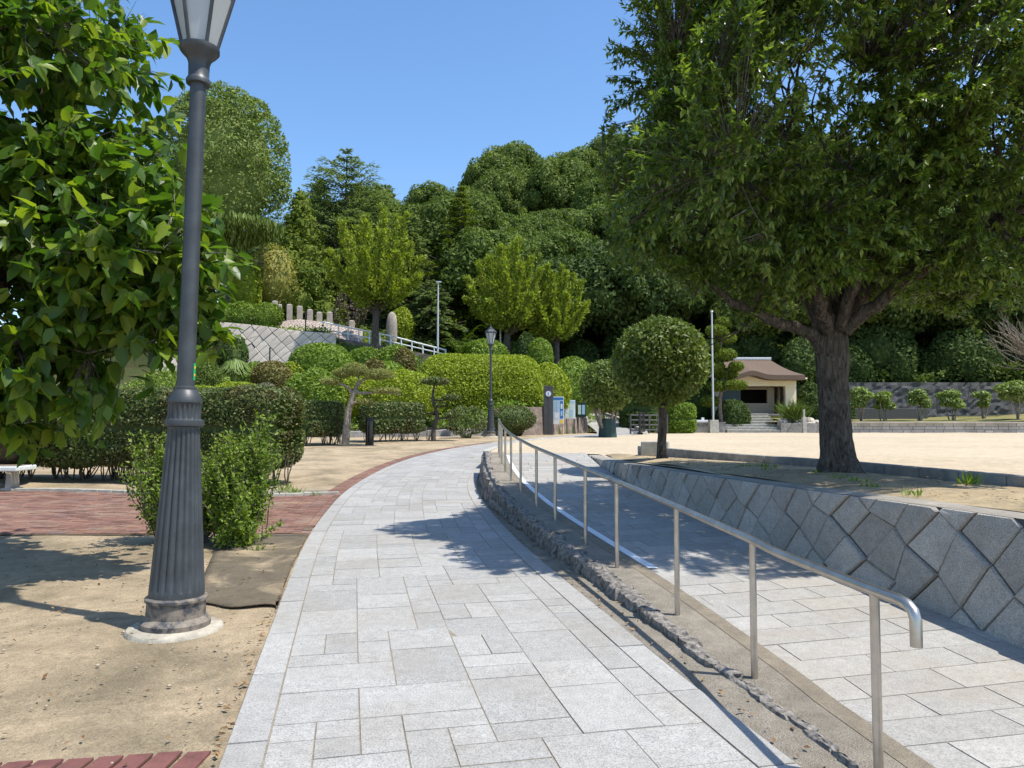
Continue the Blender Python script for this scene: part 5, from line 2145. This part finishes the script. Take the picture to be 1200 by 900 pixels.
# niwaki conifer
rg = np.random.default_rng(88)
a = pt(846, 500, 44.2)
a[2] = 1.2
t = thing('pruned_conifer', 'tall cloud-pruned conifer with layered green pads beside the pavilion', 'tree', a)
mb, lf = MB(), MB()
P = spline(np.array([(0, 0, -.2), (-.1, 0, 1.5), (.15, 0, 3), (0, 0, 4.5), (.1, 0, 6.2)]), .3)[1]
mb.tube(P, np.linspace(.14, .05, len(P)), 8)
pads = []
for (px_, py_, w_, h_) in ((838, 388, 26, 14), (852, 396, 24, 14), (832, 405, 24, 14), (848, 416, 30, 16), (836, 430, 26, 16), (852, 438, 30, 15), (860, 430, 18, 12), (842, 452, 26, 14), (858, 452, 26, 12), (846, 378, 18, 12), (834, 470, 24, 14)):
    q = pt(px_, py_, 44.2) - a
    q[1] += rg.normal() * .4
    s = 44.2 / F
    pads.append((q[0], q[1], q[2], w_ * s / 2, w_ * s / 2, h_ * s / 2))
    mb.tube(curve((0, 0, max(.5, q[2] - .4)), q, .05, 5, rg), np.linspace(.06, .02, 5), 6)
obj('trunk', mb, M['bark_grey'], t, smooth=True)
P, nr = lobe_shell(pads, 11000, rg, .25, .8)
shell_leaves(lf, P, nr, np.full(len(P), .15), np.full(len(P), .07), rg, .5, .5, .7)
cores(lf, pads, .75, .05, 1, 0, 10, 6)
obj('foliage', lf, M['l_cypress'], t)
# spiky plant and rocks
a = pt(930, 492, 43.8)
t = thing('spiky_plant', 'green spiky-leaved plant on the rocks right of the pavilion steps', 'plant', a)
lf = MB()
n = 520
d = unit(rdir(n, rg) * np.array([1, .8, .35]) + np.array([0, 0, .75]))
add_leaves(lf, np.tile([0, 0, .1], (n, 1)) + rg.normal(size=(n, 3)) * np.array([.25, .2, .12]), d, rdir(n, rg), rg.uniform(.7, 1.35, n), np.full(n, .05))
obj('blades', lf, M['l_forest'], t)
mb = MB()
mb.tube([(0, 0, -.4), (0, 0, .3)], .09, 7)
obj('stem', mb, M['bark'], t, smooth=True)
rk = [(917, 497, .36), (923, 499, .3), (929, 498, .36), (935, 500, .32), (940, 496, .28), (945, 498, .4), (951, 499, .38), (956, 497, .3), (926, 494, .26), (949, 494, .28)]
for k, (x, y, r_) in enumerate(rk):
    mb = MB()
    mb.ell((0, 0, 0), (r_, r_ * .8, r_ * .7), 12, 8, 0, .16, 600 + k)
    o = obj('rock', mb, M['rock'], smooth=True, angle=30)
    o.location = pt(x, y - 2, 43.8 + (k % 3) * .2)
    o.location.z -= .05
    tag(o, 'pale rough rock heaped with others right of the pavilion steps', 'rock', 'rocks right of the pavilion steps')
a = pt(942.5, 506, 42.8)
a[2] = .84
mb = MB()
mb.box((0, 0, .45), (.22, .22, .95))
mb.box((0, 0, 1.1), (.1, .1, .5))
o = obj('marker_post', mb, M['concrete'], bevel=.015)
o.location = a
tag(o, 'short pale marker post in front of the rocks right of the steps', 'post')
a = pt(823, 496, 43.2)
mb = MB()
mb.box((0, 0, .06), (.85, .3, .12))
mb.box((.1, 0, .19), (.16, .16, .14))
o = obj('stone_basin', mb, M['boardwhite'], bevel=.02)
o.location = (a[0], 43.5, 1.47)
tag(o, 'small white block lying on the low wall next to the flagpole', 'block')

# ------------------------------------------------------------------ mid and far trees
def plume_tree(name, label, base, h, w, trunk_r, nplume, n, L, W, mat, seed, fork=.3, bark='bark', group=None, tight=1.0):
    rg = np.random.default_rng(seed)
    t = thing(name, label, 'tree', base, 0, group)
    mb, lf = MB(), MB()
    fz = h * fork
    mb.tube(curve((0, 0, -1.6), (rg.normal() * .05, 0, fz), .02, 6, rg), np.linspace(trunk_r * 1.2, trunk_r * .9, 6), 10)
    per = n // nplume
    for k in range(nplume):
        a = 2 * PI * k * .618
        q = (k + .5) / nplume
        r = w / 2 * math.sqrt(q) * rg.uniform(.8, 1.05)
        zt_ = h * (1 - .52 * q ** 1.25) * rg.uniform(.88, 1.04)
        e = np.array([r * math.cos(a), r * math.sin(a), zt_])
        b0 = np.array([0, 0, fz * rg.uniform(.8, 1.05)])
        m_ = np.array([e[0] * .55, e[1] * .55, fz + (zt_ - fz) * .38])
        Q = spline(np.array([b0, m_, e]), .2)[1]
        mb.tube(Q, np.linspace(trunk_r * .36, .012, len(Q)), 6)
        tt = rg.uniform(.16, 1.04, per) ** .85
        c = np.stack([np.interp(tt, np.linspace(0, 1, len(Q)), Q[:, i]) for i in range(3)], 1)
        rad = w * .066 * tight * (1.3 - .85 * tt)
        off = rdir(per, rg) * np.array([1, 1, .9]) * (rad * rg.random(per) ** .45)[:, None]
        # side sprigs
        sidx = np.floor(tt * 7)
        ang = sidx * 2.4 + k
        off += np.stack([np.cos(ang), np.sin(ang), .35 + 0 * ang], 1) * (rad * .75 * rg.random(per))[:, None]
        P = c + off
        d = unit(e - b0)
        A = unit(d + rdir(per, rg) * .9)
        nn = unit(rdir(per, rg) + np.array([0, 0, .6]) + unit(off) * .4)
        s = rg.uniform(.7, 1.3, per)
        add_leaves(lf, P, A, nn, L * s, W * s)
    obj('trunk', mb, M[bark], t, smooth=True)
    obj('crown', lf, mat, t)
    return t


a = pt(440, 404, 45.3)
plume_tree('upright_tree', 'vase-shaped light green tree with a dark trunk growing before the white railing', a, 8.6, 7.4, .22, 30, 24000, .22, .10, M['l_zelk'], 701, .26)
a = pt(596, 424, 46.3)
plume_tree('upright_tree', 'vase-shaped light green tree left of the pair near the far lamp post', a, 7.7, 6.8, .22, 28, 22000, .22, .10, M['l_zelk'], 702, .26)
a = pt(652, 428, 47)
plume_tree('upright_tree', 'lower vase-shaped light green tree right of the pair above the information boards', a, 6.4, 5.2, .18, 20, 14000, .22, .10, M['l_zelk'], 703, .24)

# clipped big round tree, left
rg = np.random.default_rng(91)
a = pt(262, 380, 50)
t = thing('clipped_round_tree', 'big rounded tree with dense pale green crown and dark drooping underside behind the lamp pole', 'tree', a)
s = 50 / F
c0 = pt(262, 200, 50) - a
mb = MB()
mb.tube(curve((0, 0, -.4), (0, 0, c0[2]), .02, 6, rg), np.linspace(.35, .2, 6), 10)
obj('trunk', mb, M['bark'], t, smooth=True)
lobes = [(c0[0], 0, c0[2], 78 * s, 70 * s, 100 * s)]
for k in range(70):
    d = rdir(1, rg)[0]
    d[2] = abs(d[2]) * 1.1 - .35
    d = unit(d)
    lobes.append((c0[0] + d[0] * 66 * s, d[1] * 60 * s, c0[2] + d[2] * 90 * s, .85, .85, .8))
P, nr = lobe_shell(lobes, 52000, rg, .3, .8, zmin=c0[2] - 62 * s)
lf = MB()
shell_leaves(lf, P, nr, np.full(len(P), .21), np.full(len(P), .11), rg, .9, .4, .55)
n = 4500
aa = rg.uniform(0, 2 * PI, n)
rr = np.sqrt(rg.random(n))
P2 = np.stack([c0[0] + np.cos(aa) * rr * 70 * s, np.sin(aa) * rr * 62 * s, c0[2] - 62 * s - rg.random(n) * 36 * s * (1.1 - rr)], 1)
add_leaves(lf, P2, np.tile([0, 0, -1.0], (n, 1)) + rdir(n, rg) * .25, rdir(n, rg), .5, .13)
cores(lf, lobes[:1], .74, .03, 2)
obj('crown', lf, M['l_clip'], t)


# cedars
def cedar(name, label, base, h, w, nlev, mat, seed, L=.3, W=.12, start=.12, group=None, dens=150, dro=.12, power=1.0):
    rg = np.random.default_rng(seed)
    t = thing(name, label, 'tree', base, 0, group)
    mb, lf = MB(), MB()
    mb.tube([(0, 0, -.5), (0, 0, h * .5), (0, 0, h * .98)], [h * .02, h * .013, .03], 9)
    for lv in range(nlev):
        q = lv / (nlev - 1)
        z = h * (start + (1 - start) * q)
        rad = w / 2 * max(.06, (1 - q) ** power) * rg.uniform(.82, 1.1)
        nb = int(5 + 5 * (1 - q))
        for k in range(nb):
            a = 2 * PI * (k / nb) + lv * 1.1 + rg.normal() * .2
            r = rad * rg.uniform(.7, 1.12)
            up = rg.uniform(.0, .22) + .4 * q
            e = np.array([r * math.cos(a), r * math.sin(a), z + r * up])
            mb.tube([(0, 0, z), e * .55 + np.array([0, 0, z * .45 + .05 * r]), e], [.035 * (1.1 - q) + .02, .03, .01], 5)
            m_ = int(dens * (r / (w / 2)) ** 1.2) + 14
            tt = rg.random(m_) ** .75
            lat = rg.normal(size=m_) * .16 * r * (1.1 - tt * .5)
            P = np.stack([e[0] * tt - math.sin(a) * lat, e[1] * tt + math.cos(a) * lat, z + r * up * tt + .05 * r * np.sin(tt * PI) - np.abs(lat) * dro * 2 - dro * r * tt ** 3 + rg.normal(size=m_) * .05], 1)
            A = unit(np.stack([math.cos(a) - math.sin(a) * np.sign(lat) * .7, math.sin(a) + math.cos(a) * np.sign(lat) * .7, -.15 + 0 * lat], 1) + rdir(m_, rg) * .4)
            nn = unit(np.array([0, 0, 1.0]) + rdir(m_, rg) * .5)
            add_leaves(lf, P, A, nn, rg.uniform(.7, 1.3, m_) * L, W)
    obj('trunk', mb, M['bark'], t, smooth=True)
    obj('crown', lf, mat, t)
    return t


a = pt(404, 385, 62)
h = pt(404, 178, 62)[2] - a[2]
cedar('cedar_tree', 'tall blue-green cedar with open layered branches rising above the wood at the left', a, h, 15.5, 17, M['l_cedar'], 801, .32, .11, .2, dens=620, power=.72)


def lobe_tree_mesh(seed, h, w, n, L, W, nl=16, trunk=True, conic=0.0, zlow=.25):
    rg = np.random.default_rng(seed)
    lobes = []
    for k in range(nl):
        q = (k + .5) / nl
        a = 2 * PI * k * .618 + rg.normal() * .3
        if conic:
            z = h * (zlow + (1 - zlow) * q)
            r = w / 2 * (1 - q) ** .8 * .62
            s = w * (.24 * (1 - q) + .09)
            lobes.append((r * math.cos(a), r * math.sin(a), z, s, s, s * 1.0))
        else:
            ct = 1 - 1.35 * q
            st = math.sqrt(max(0, 1 - ct * ct))
            s = w * rg.uniform(.075, .165)
            lobes.append((w * .36 * st * math.cos(a), w * .36 * st * math.sin(a), h * .62 + h * .27 * ct, s, s, s * .85))
    if not conic:
        lobes.append((0, 0, h * .58, w * .33, w * .33, h * .26))
    P, nr = lobe_shell(lobes, n, rg, .3, .8)
    P += nr * (.28 * snoise(P, 1.1, seed) + .15 * snoise(P, 3.1, seed + 1))[:, None]
    lf = MB()
    shell_leaves(lf, P, nr, np.full(len(P), L), np.full(len(P), W), rg, 1.0, .4, .5)
    cores(lf, lobes, .62, .05, seed, 0, 10, 6)
    tb = MB()
    tb.tube(curve((0, 0, -1.5), (0, 0, h * .6), .02, 5, rg), np.linspace(h * .028, h * .012, 5), 7)
    for k in range(5):
        l = lobes[k * 2]
        tb.tube(curve((0, 0, h * .35), l[:3], .05, 4, rg), np.linspace(h * .012, .03, 4), 5)
    return tb, lf


def forest_proto(name, label, cat, seed, h, w, n, L, W, mat, group, base, sc=1, **kw):
    tb, lf = lobe_tree_mesh(seed, h, w, n, L, W, **kw)
    t = thing(name, label, cat, base, 0, group)
    obj('trunk', tb, M['bark'], t, smooth=True)
    obj('crown', lf, mat, t)
    t.scale = (sc, sc, sc)
    return t


# named trees of the middle distance
a = pt(350, 385, 57)
forest_proto('dense_conifer', 'dense yellow-green conifer with knobbly clumps left of the cedar', 'tree', 811, pt(350, 226, 57)[2] - a[2], 6.2, 15000, .26, .14, M['l_cypress'], None, a, conic=1, nl=34, zlow=.08)
a = pt(372, 385, 64)
forest_proto('dense_conifer', 'dark conifer filling in between the knobbly conifer and the cedar', 'tree', 812, pt(372, 212, 64)[2] - a[2], 7.0, 13000, .28, .15, M['l_dark'], None, a, conic=1, nl=32, zlow=.05)
a = pt(540, 405, 58)
h = pt(540, 222, 58)[2] - a[2]
cedar('cedar_tree', 'green layered conifer standing between the two vase-shaped trees', a, h, 8.2, 22, M['l_cypress'], 802, .3, .13, .06, dens=300, dro=.2, power=.75)
a = pt(478, 405, 60)
h = pt(478, 250, 60)[2] - a[2]
cedar('cedar_tree', 'dark layered conifer behind the vase-shaped tree at the white railing', a, h, 8.5, 20, M['l_cedar'], 803, .32, .13, .06, dens=280, dro=.18, power=.7)
a = pt(505, 405, 54)
h = pt(505, 330, 54)[2] - a[2]
cedar('cedar_tree', 'short drooping dark conifer behind the slim white pole', a, h, 6.0, 12, M['l_cedar'], 804, .3, .12, .05, dens=240, dro=.2, power=.6)

# the wooded hill
protos = []
specs = [('forest_tree', 821, 11, 9.5, 22000, .30, .17, M['l_forest'], dict(nl=44)), ('forest_tree', 822, 12, 8.5, 20000, .30, .17, M['l_forest_b'], dict(nl=38)), ('forest_tree', 823, 10, 9.0, 20000, .30, .17, M['l_dark'], dict(nl=36)), ('forest_tree', 824, 13, 10.0, 25000, .30, .17, M['l_forest_b'], dict(nl=54)), ('forest_tree', 825, 13, 7.0, 16000, .30, .16, M['l_cypress'], dict(conic=1, nl=30))]
LBL = 'rounded evergreen broadleaf tree among its like in the dense wood on the hill'
LBC = 'dark pointed conifer among broadleaf trees in the dense wood on the hill'
cells = []
rg = np.random.default_rng(95)
yv = 57.0
row = 0
while yv < 136:
    step = 5.2 + (yv - 57) * .035
    xlo = (330 - 600) / F * yv
    xhi = (1300 - 600) / F * yv
    x = xlo + (row % 2) * step * .5
    while x < xhi:
        X, Yv = x + rg.normal() * step * .16, yv + rg.normal() * step * .16
        px = 600 + X / Yv * F
        z = gh(X, Yv)
        ok = True
        if px < 420 and Yv < 75:
            ok = False
        if px < 560 and Yv < 66:
            ok = False
        if Yv > 132 - max(0, (px - 900)) * .06:
            ok = False
        if ok:
            cells.append((X, Yv, z, px))
        x += step
    yv += step * .92
    row += 1
print('forest cells', len(cells))
for i, (X, Yv, z, px) in enumerate(cells):
    q = rg.random()
    con = px < 620 and rg.random() < .26 and Yv < 88
    kx = 4 if con else (3 if q < .3 else 0 if q < .6 else 1 if q < .82 else 2)
    if px > 700 and Yv < 66 and q > .45:
        kx = 2
    sc = rg.uniform(.8, 1.14) * (1.12 if Yv > 95 else .95) * (.72 if px < 500 and Yv > 72 else 1)
    lab = LBC if con else LBL
    loc = (X, Yv, z - .5)
    if len(protos) <= kx or protos[kx] is None:
        while len(protos) <= kx:
            protos.append(None)
        nm, sd, h, w, n, L, W, mt, kw = specs[kx]
        protos[kx] = forest_proto(nm, lab, 'tree', sd, h, w, n, L, W, mt, 'trees of the wooded hill', loc, sc, **kw)
        protos[kx].rotation_euler = (0, 0, rg.uniform(0, 6.28))
    else:
        dup(protos[kx], loc, rg.uniform(0, 6.28), (sc, sc, sc * rg.uniform(.92, 1.1)), lab, 'trees of the wooded hill')

for k, (px, Yv, sc) in enumerate(((205, 66, .85), (240, 70, .95), (275, 64, .8), (306, 69, .85), (336, 72, .8))):
    X = (px - 600) / F * Yv
    dup(protos[k % 3], (X, Yv, gh(X, Yv) - .6), k * 1.3, sc, 'dark rounded tree behind the big clipped tree and the golden shrub', 'trees behind the big clipped tree')
# undergrowth at the foot of the wood
mb = MB()
rg = np.random.default_rng(96)
n = 46000
X = rg.uniform(-6, 62, n)
Yv = 53.2 + rg.random(n) ** 1.3 * 9
Z = zhill(X, Yv) + (.5 + .9 * (snoise(np.stack([X, Yv, 0 * X], 1), .8, 5) + .5)).clip(0) * rg.random(n) ** .5 + .1
P = np.stack([X, Yv, Z], 1)
add_leaves(mb, P, rdir(n, rg), unit(rdir(n, rg) + np.array([0, -.4, .9])), rg.uniform(.2, .42, n), .18)
tag(obj('undergrowth', mb, M['l_forest']), 'dark leafy undergrowth covering the slope at the foot of the wood', 'undergrowth', None, 'stuff')
# ground cover on the bank
n = 52000
X = rg.uniform(-22, 6, n)
Yv = rg.uniform(33.6, 57, n)
Z = zhill(X, Yv) + rg.random(n) * .3
ok = Yv > np.interp(X, WLX, WLY) + .4
P = np.stack([X, Yv, Z], 1)[ok]
n = len(P)
mb = MB()
add_leaves(mb, P, rdir(n, rg), unit(rdir(n, rg) + np.array([0, -.3, .9])), rg.uniform(.12, .24, n), .10)
tag(obj('bank_groundcover', mb, M['l_green']), 'low green ground cover growing on the bank between the shrubs', 'ground cover', None, 'stuff')

u0 = mound('understory_shrub', 'dark dense shrub in the understory at the foot of the wood', 1000, 420, 478, 74, 55.0, M['l_dark'], 6500, .24, .13, .8, seed=520, group='understory shrubs at the foot of the wood', lobes=[(0, 0, .5, .8, .5), (-.5, 0, .35, .5, .38), (.5, .1, .38, .5, .4), (.1, -.3, .3, .6, .3)], k=.7)
for k in range(26):
    X = 6 + k * 2.15 + rg.normal() * .6
    Yv = 55.2 + rg.uniform(-.9, 2.6)
    dup(u0, (X, Yv, gh(X, Yv) - .2), rg.uniform(0, 6.28), rg.uniform(.75, 1.35))
mound('dark_shrub', 'dark leafy shrub between the pavilion wall and the big trunk', 950, 448, 494, 36, 48.5, M['l_dark'], 3600, .18, .1, .8, seed=521)
mound('dark_shrub', 'dark spreading shrub partly hidden by the big trunk', 978, 444, 494, 48, 50, M['l_dark'], 4200, .18, .1, .8, seed=522)
mound('dark_shrub', 'dark tall shrub behind the flagpole left of the pavilion', 818, 424, 484, 60, 50, M['l_dark'], 5600, .2, .11, .8, seed=523)

# bare tree at right
a = pt(1215, 470, 50)
t = thing('bare_tree', 'bare pale-branched tree reaching in at the right edge before the wood', 'tree', a)
mb = MB()
rg = np.random.default_rng(98)
mb.tube(curve((0, 0, -.5), (0, 0, 3), .03, 6, rg), np.linspace(.16, .1, 6), 8)
for k in range(34):
    ang = rg.uniform(1.8, 4.4)
    l = rg.uniform(1.2, 3.4)
    z0 = rg.uniform(1.8, 3.2)
    e = np.array([l * math.cos(ang), l * math.sin(ang) * .7, z0 + rg.uniform(.3, 3.0)])
    Q = curve((0, 0, z0), e, .08, 7, rg)
    mb.tube(Q, np.linspace(.05, .012, 7), 5)
    for j in range(4):
        i = int(rg.uniform(2, 6.9))
        mb.tube(curve(Q[i], Q[i] + unit(e + rg.normal(size=3) * 1.2) * rg.uniform(.4, 1.1), .1, 4, rg), [.018, .014, .01, .006], 4)
obj('branches', mb, M['bark_pale'], t, smooth=True)

# ------------------------------------------------------------------ litter, pebbles, weeds
rg = np.random.default_rng(99)
mb = MB()
n = 420
X = rg.uniform(-6, -1.5, n)
Yv = rg.uniform(3, 9, n)
ok = X < xleft(Yv) - .03
X, Yv = X[ok], Yv[ok]
n2 = 700
X2 = rg.uniform(2.4, 5.2, n2)
Y2 = rg.uniform(5, 15, n2)
ok = (X2 > xwb(Y2) + .25) & (X2 < np.interp(Y2, KB[::-1, 1], KB[::-1, 0]) - .1)
X2, Y2 = X2[ok], Y2[ok]
P = np.concatenate([np.stack([X, Yv, zpath(Yv) + .028], 1), np.stack([X2, Y2, zplaza(X2, Y2) + .045], 1)])
yk = rg.uniform(2.9, 8.8, 130)
P = np.concatenate([P, np.stack([xleft(yk) - .01 - np.abs(rg.normal(size=130)) * .03, yk, zpath(yk) + .022], 1)])
# fallen leaves in the gutter
yy = rg.uniform(3.2, 12, 160)
P = np.concatenate([P, np.stack([np.interp(yy, ri[:, 1], ri[:, 0]) + rg.random(160) ** 2 * .25 + .02, yy, zpath(yy) + .035], 1)])
n = len(P)
add_leaves(mb, P, rdir(n, rg) * np.array([1, 1, .2]), np.tile([0, 0, 1.0], (n, 1)) + rdir(n, rg) * .4, rg.uniform(.02, .055, n), rg.uniform(.01, .026, n), 'fold')
tag(obj('fallen_leaves', mb, M['l_dry']), 'dry brown leaf litter scattered on the sand and planting strip', 'leaf litter', None, 'stuff')
mb = MB()
for k in range(520):
    x, y = rg.uniform(-5, -1.5), rg.uniform(3.2, 8.8)
    if x > xleft(y) - .04:
        continue
    r = .003 + .011 * rg.random() ** 2.5
    mb.ell((x, y, float(zpath(y)) + .012), (r, r * .8, r * .6), 7, 5, 0, .15, k)
M['pebble'] = plain('sand_pebble', (.34, .28, .2), .95, 0, .5, 60)
tag(obj('pebbles', mb, M['pebble'], smooth=True), 'small pale pebbles scattered on the sandy ground', 'pebbles', None, 'stuff')
mb = MB()
for (x, y, z, k, hh) in [(-3.9, 13.4, None, 50, .22), (-4.2, 13.7, None, 40, .3), (-3.5, 13.2, None, 24, .12), (-2.75, 8.1, None, 24, .15)] + [(rg.uniform(3.0, 4.2), rg.uniform(6.0, 11), .86, 22, .10) for _ in range(9)] + [(4.55, 7.4, .86, 60, .2)]:
    zz_ = float(zpath(y)) if z is None else z
    P = np.stack([x + rg.normal(size=k) * .05, y + rg.normal(size=k) * .05, np.full(k, zz_)], 1)
    add_leaves(mb, P, unit(np.array([0, 0, 1.0]) + rdir(k, rg) * .7), rdir(k, rg), rg.uniform(.4, 1, k) * hh, .014)
tag(obj('weeds', mb, M['l_bush']), 'small green weed tufts growing from the sandy ground', 'weeds', None, 'stuff')

# ------------------------------------------------------------------ light, sky, camera
SUN_EL = math.radians(64)
az = np.array([.92, -.39])
az = az / np.linalg.norm(az)
sd = Vector((az[0] * math.cos(SUN_EL), az[1] * math.cos(SUN_EL), math.sin(SUN_EL)))
ld = bpy.data.lights.new('sun', 'SUN')
ld.energy = 5.0
ld.angle = math.radians(.53)
ld.color = (1.0, .955, .88)
lo = bpy.data.objects.new('sun', ld)
lo.rotation_euler = (-sd).to_track_quat('-Z', 'Y').to_euler()
lo.location = (20, -10, 40)
COL.objects.link(lo)
w = bpy.data.worlds.new('World')
S.world = w
w.use_nodes = True
nt = w.node_tree
bg = nt.nodes['Background']
sky = nt.nodes.new('ShaderNodeTexSky')
sky.sky_type = 'NISHITA'
sky.sun_disc = False
sky.sun_elevation = SUN_EL
sky.sun_rotation = math.atan2(az[0], az[1])
sky.altitude = 100
sky.air_density = 1.0
sky.dust_density = .6
sky.ozone_density = 2.5
hs = nt.nodes.new('ShaderNodeHueSaturation')
hs.inputs['Saturation'].default_value = 1.14
hs.inputs['Value'].default_value = 1.22
nt.links.new(sky.outputs[0], hs.inputs['Color'])
nt.links.new(hs.outputs[0], bg.inputs[0])
bg.inputs[1].default_value = .15
cam = bpy.data.cameras.new('camera')
cam.sensor_width = 36
cam.lens = F / 1200 * 36
cam.clip_end = 3000
cam.clip_start = .05
co = bpy.data.objects.new('camera', cam)
co.location = (0, 0, EYE)
co.rotation_euler = (PI / 2 + TH, 0, 0)
COL.objects.link(co)
S.camera = co
S.view_settings.view_transform = 'Standard'
S.view_settings.look = 'None'
S.view_settings.exposure = 0.40
S.view_settings.gamma = 1
S.render.engine = 'CYCLES'
S.cycles.use_denoising = True
S.cycles.max_bounces = 6
S.cycles.transparent_max_bounces = 4
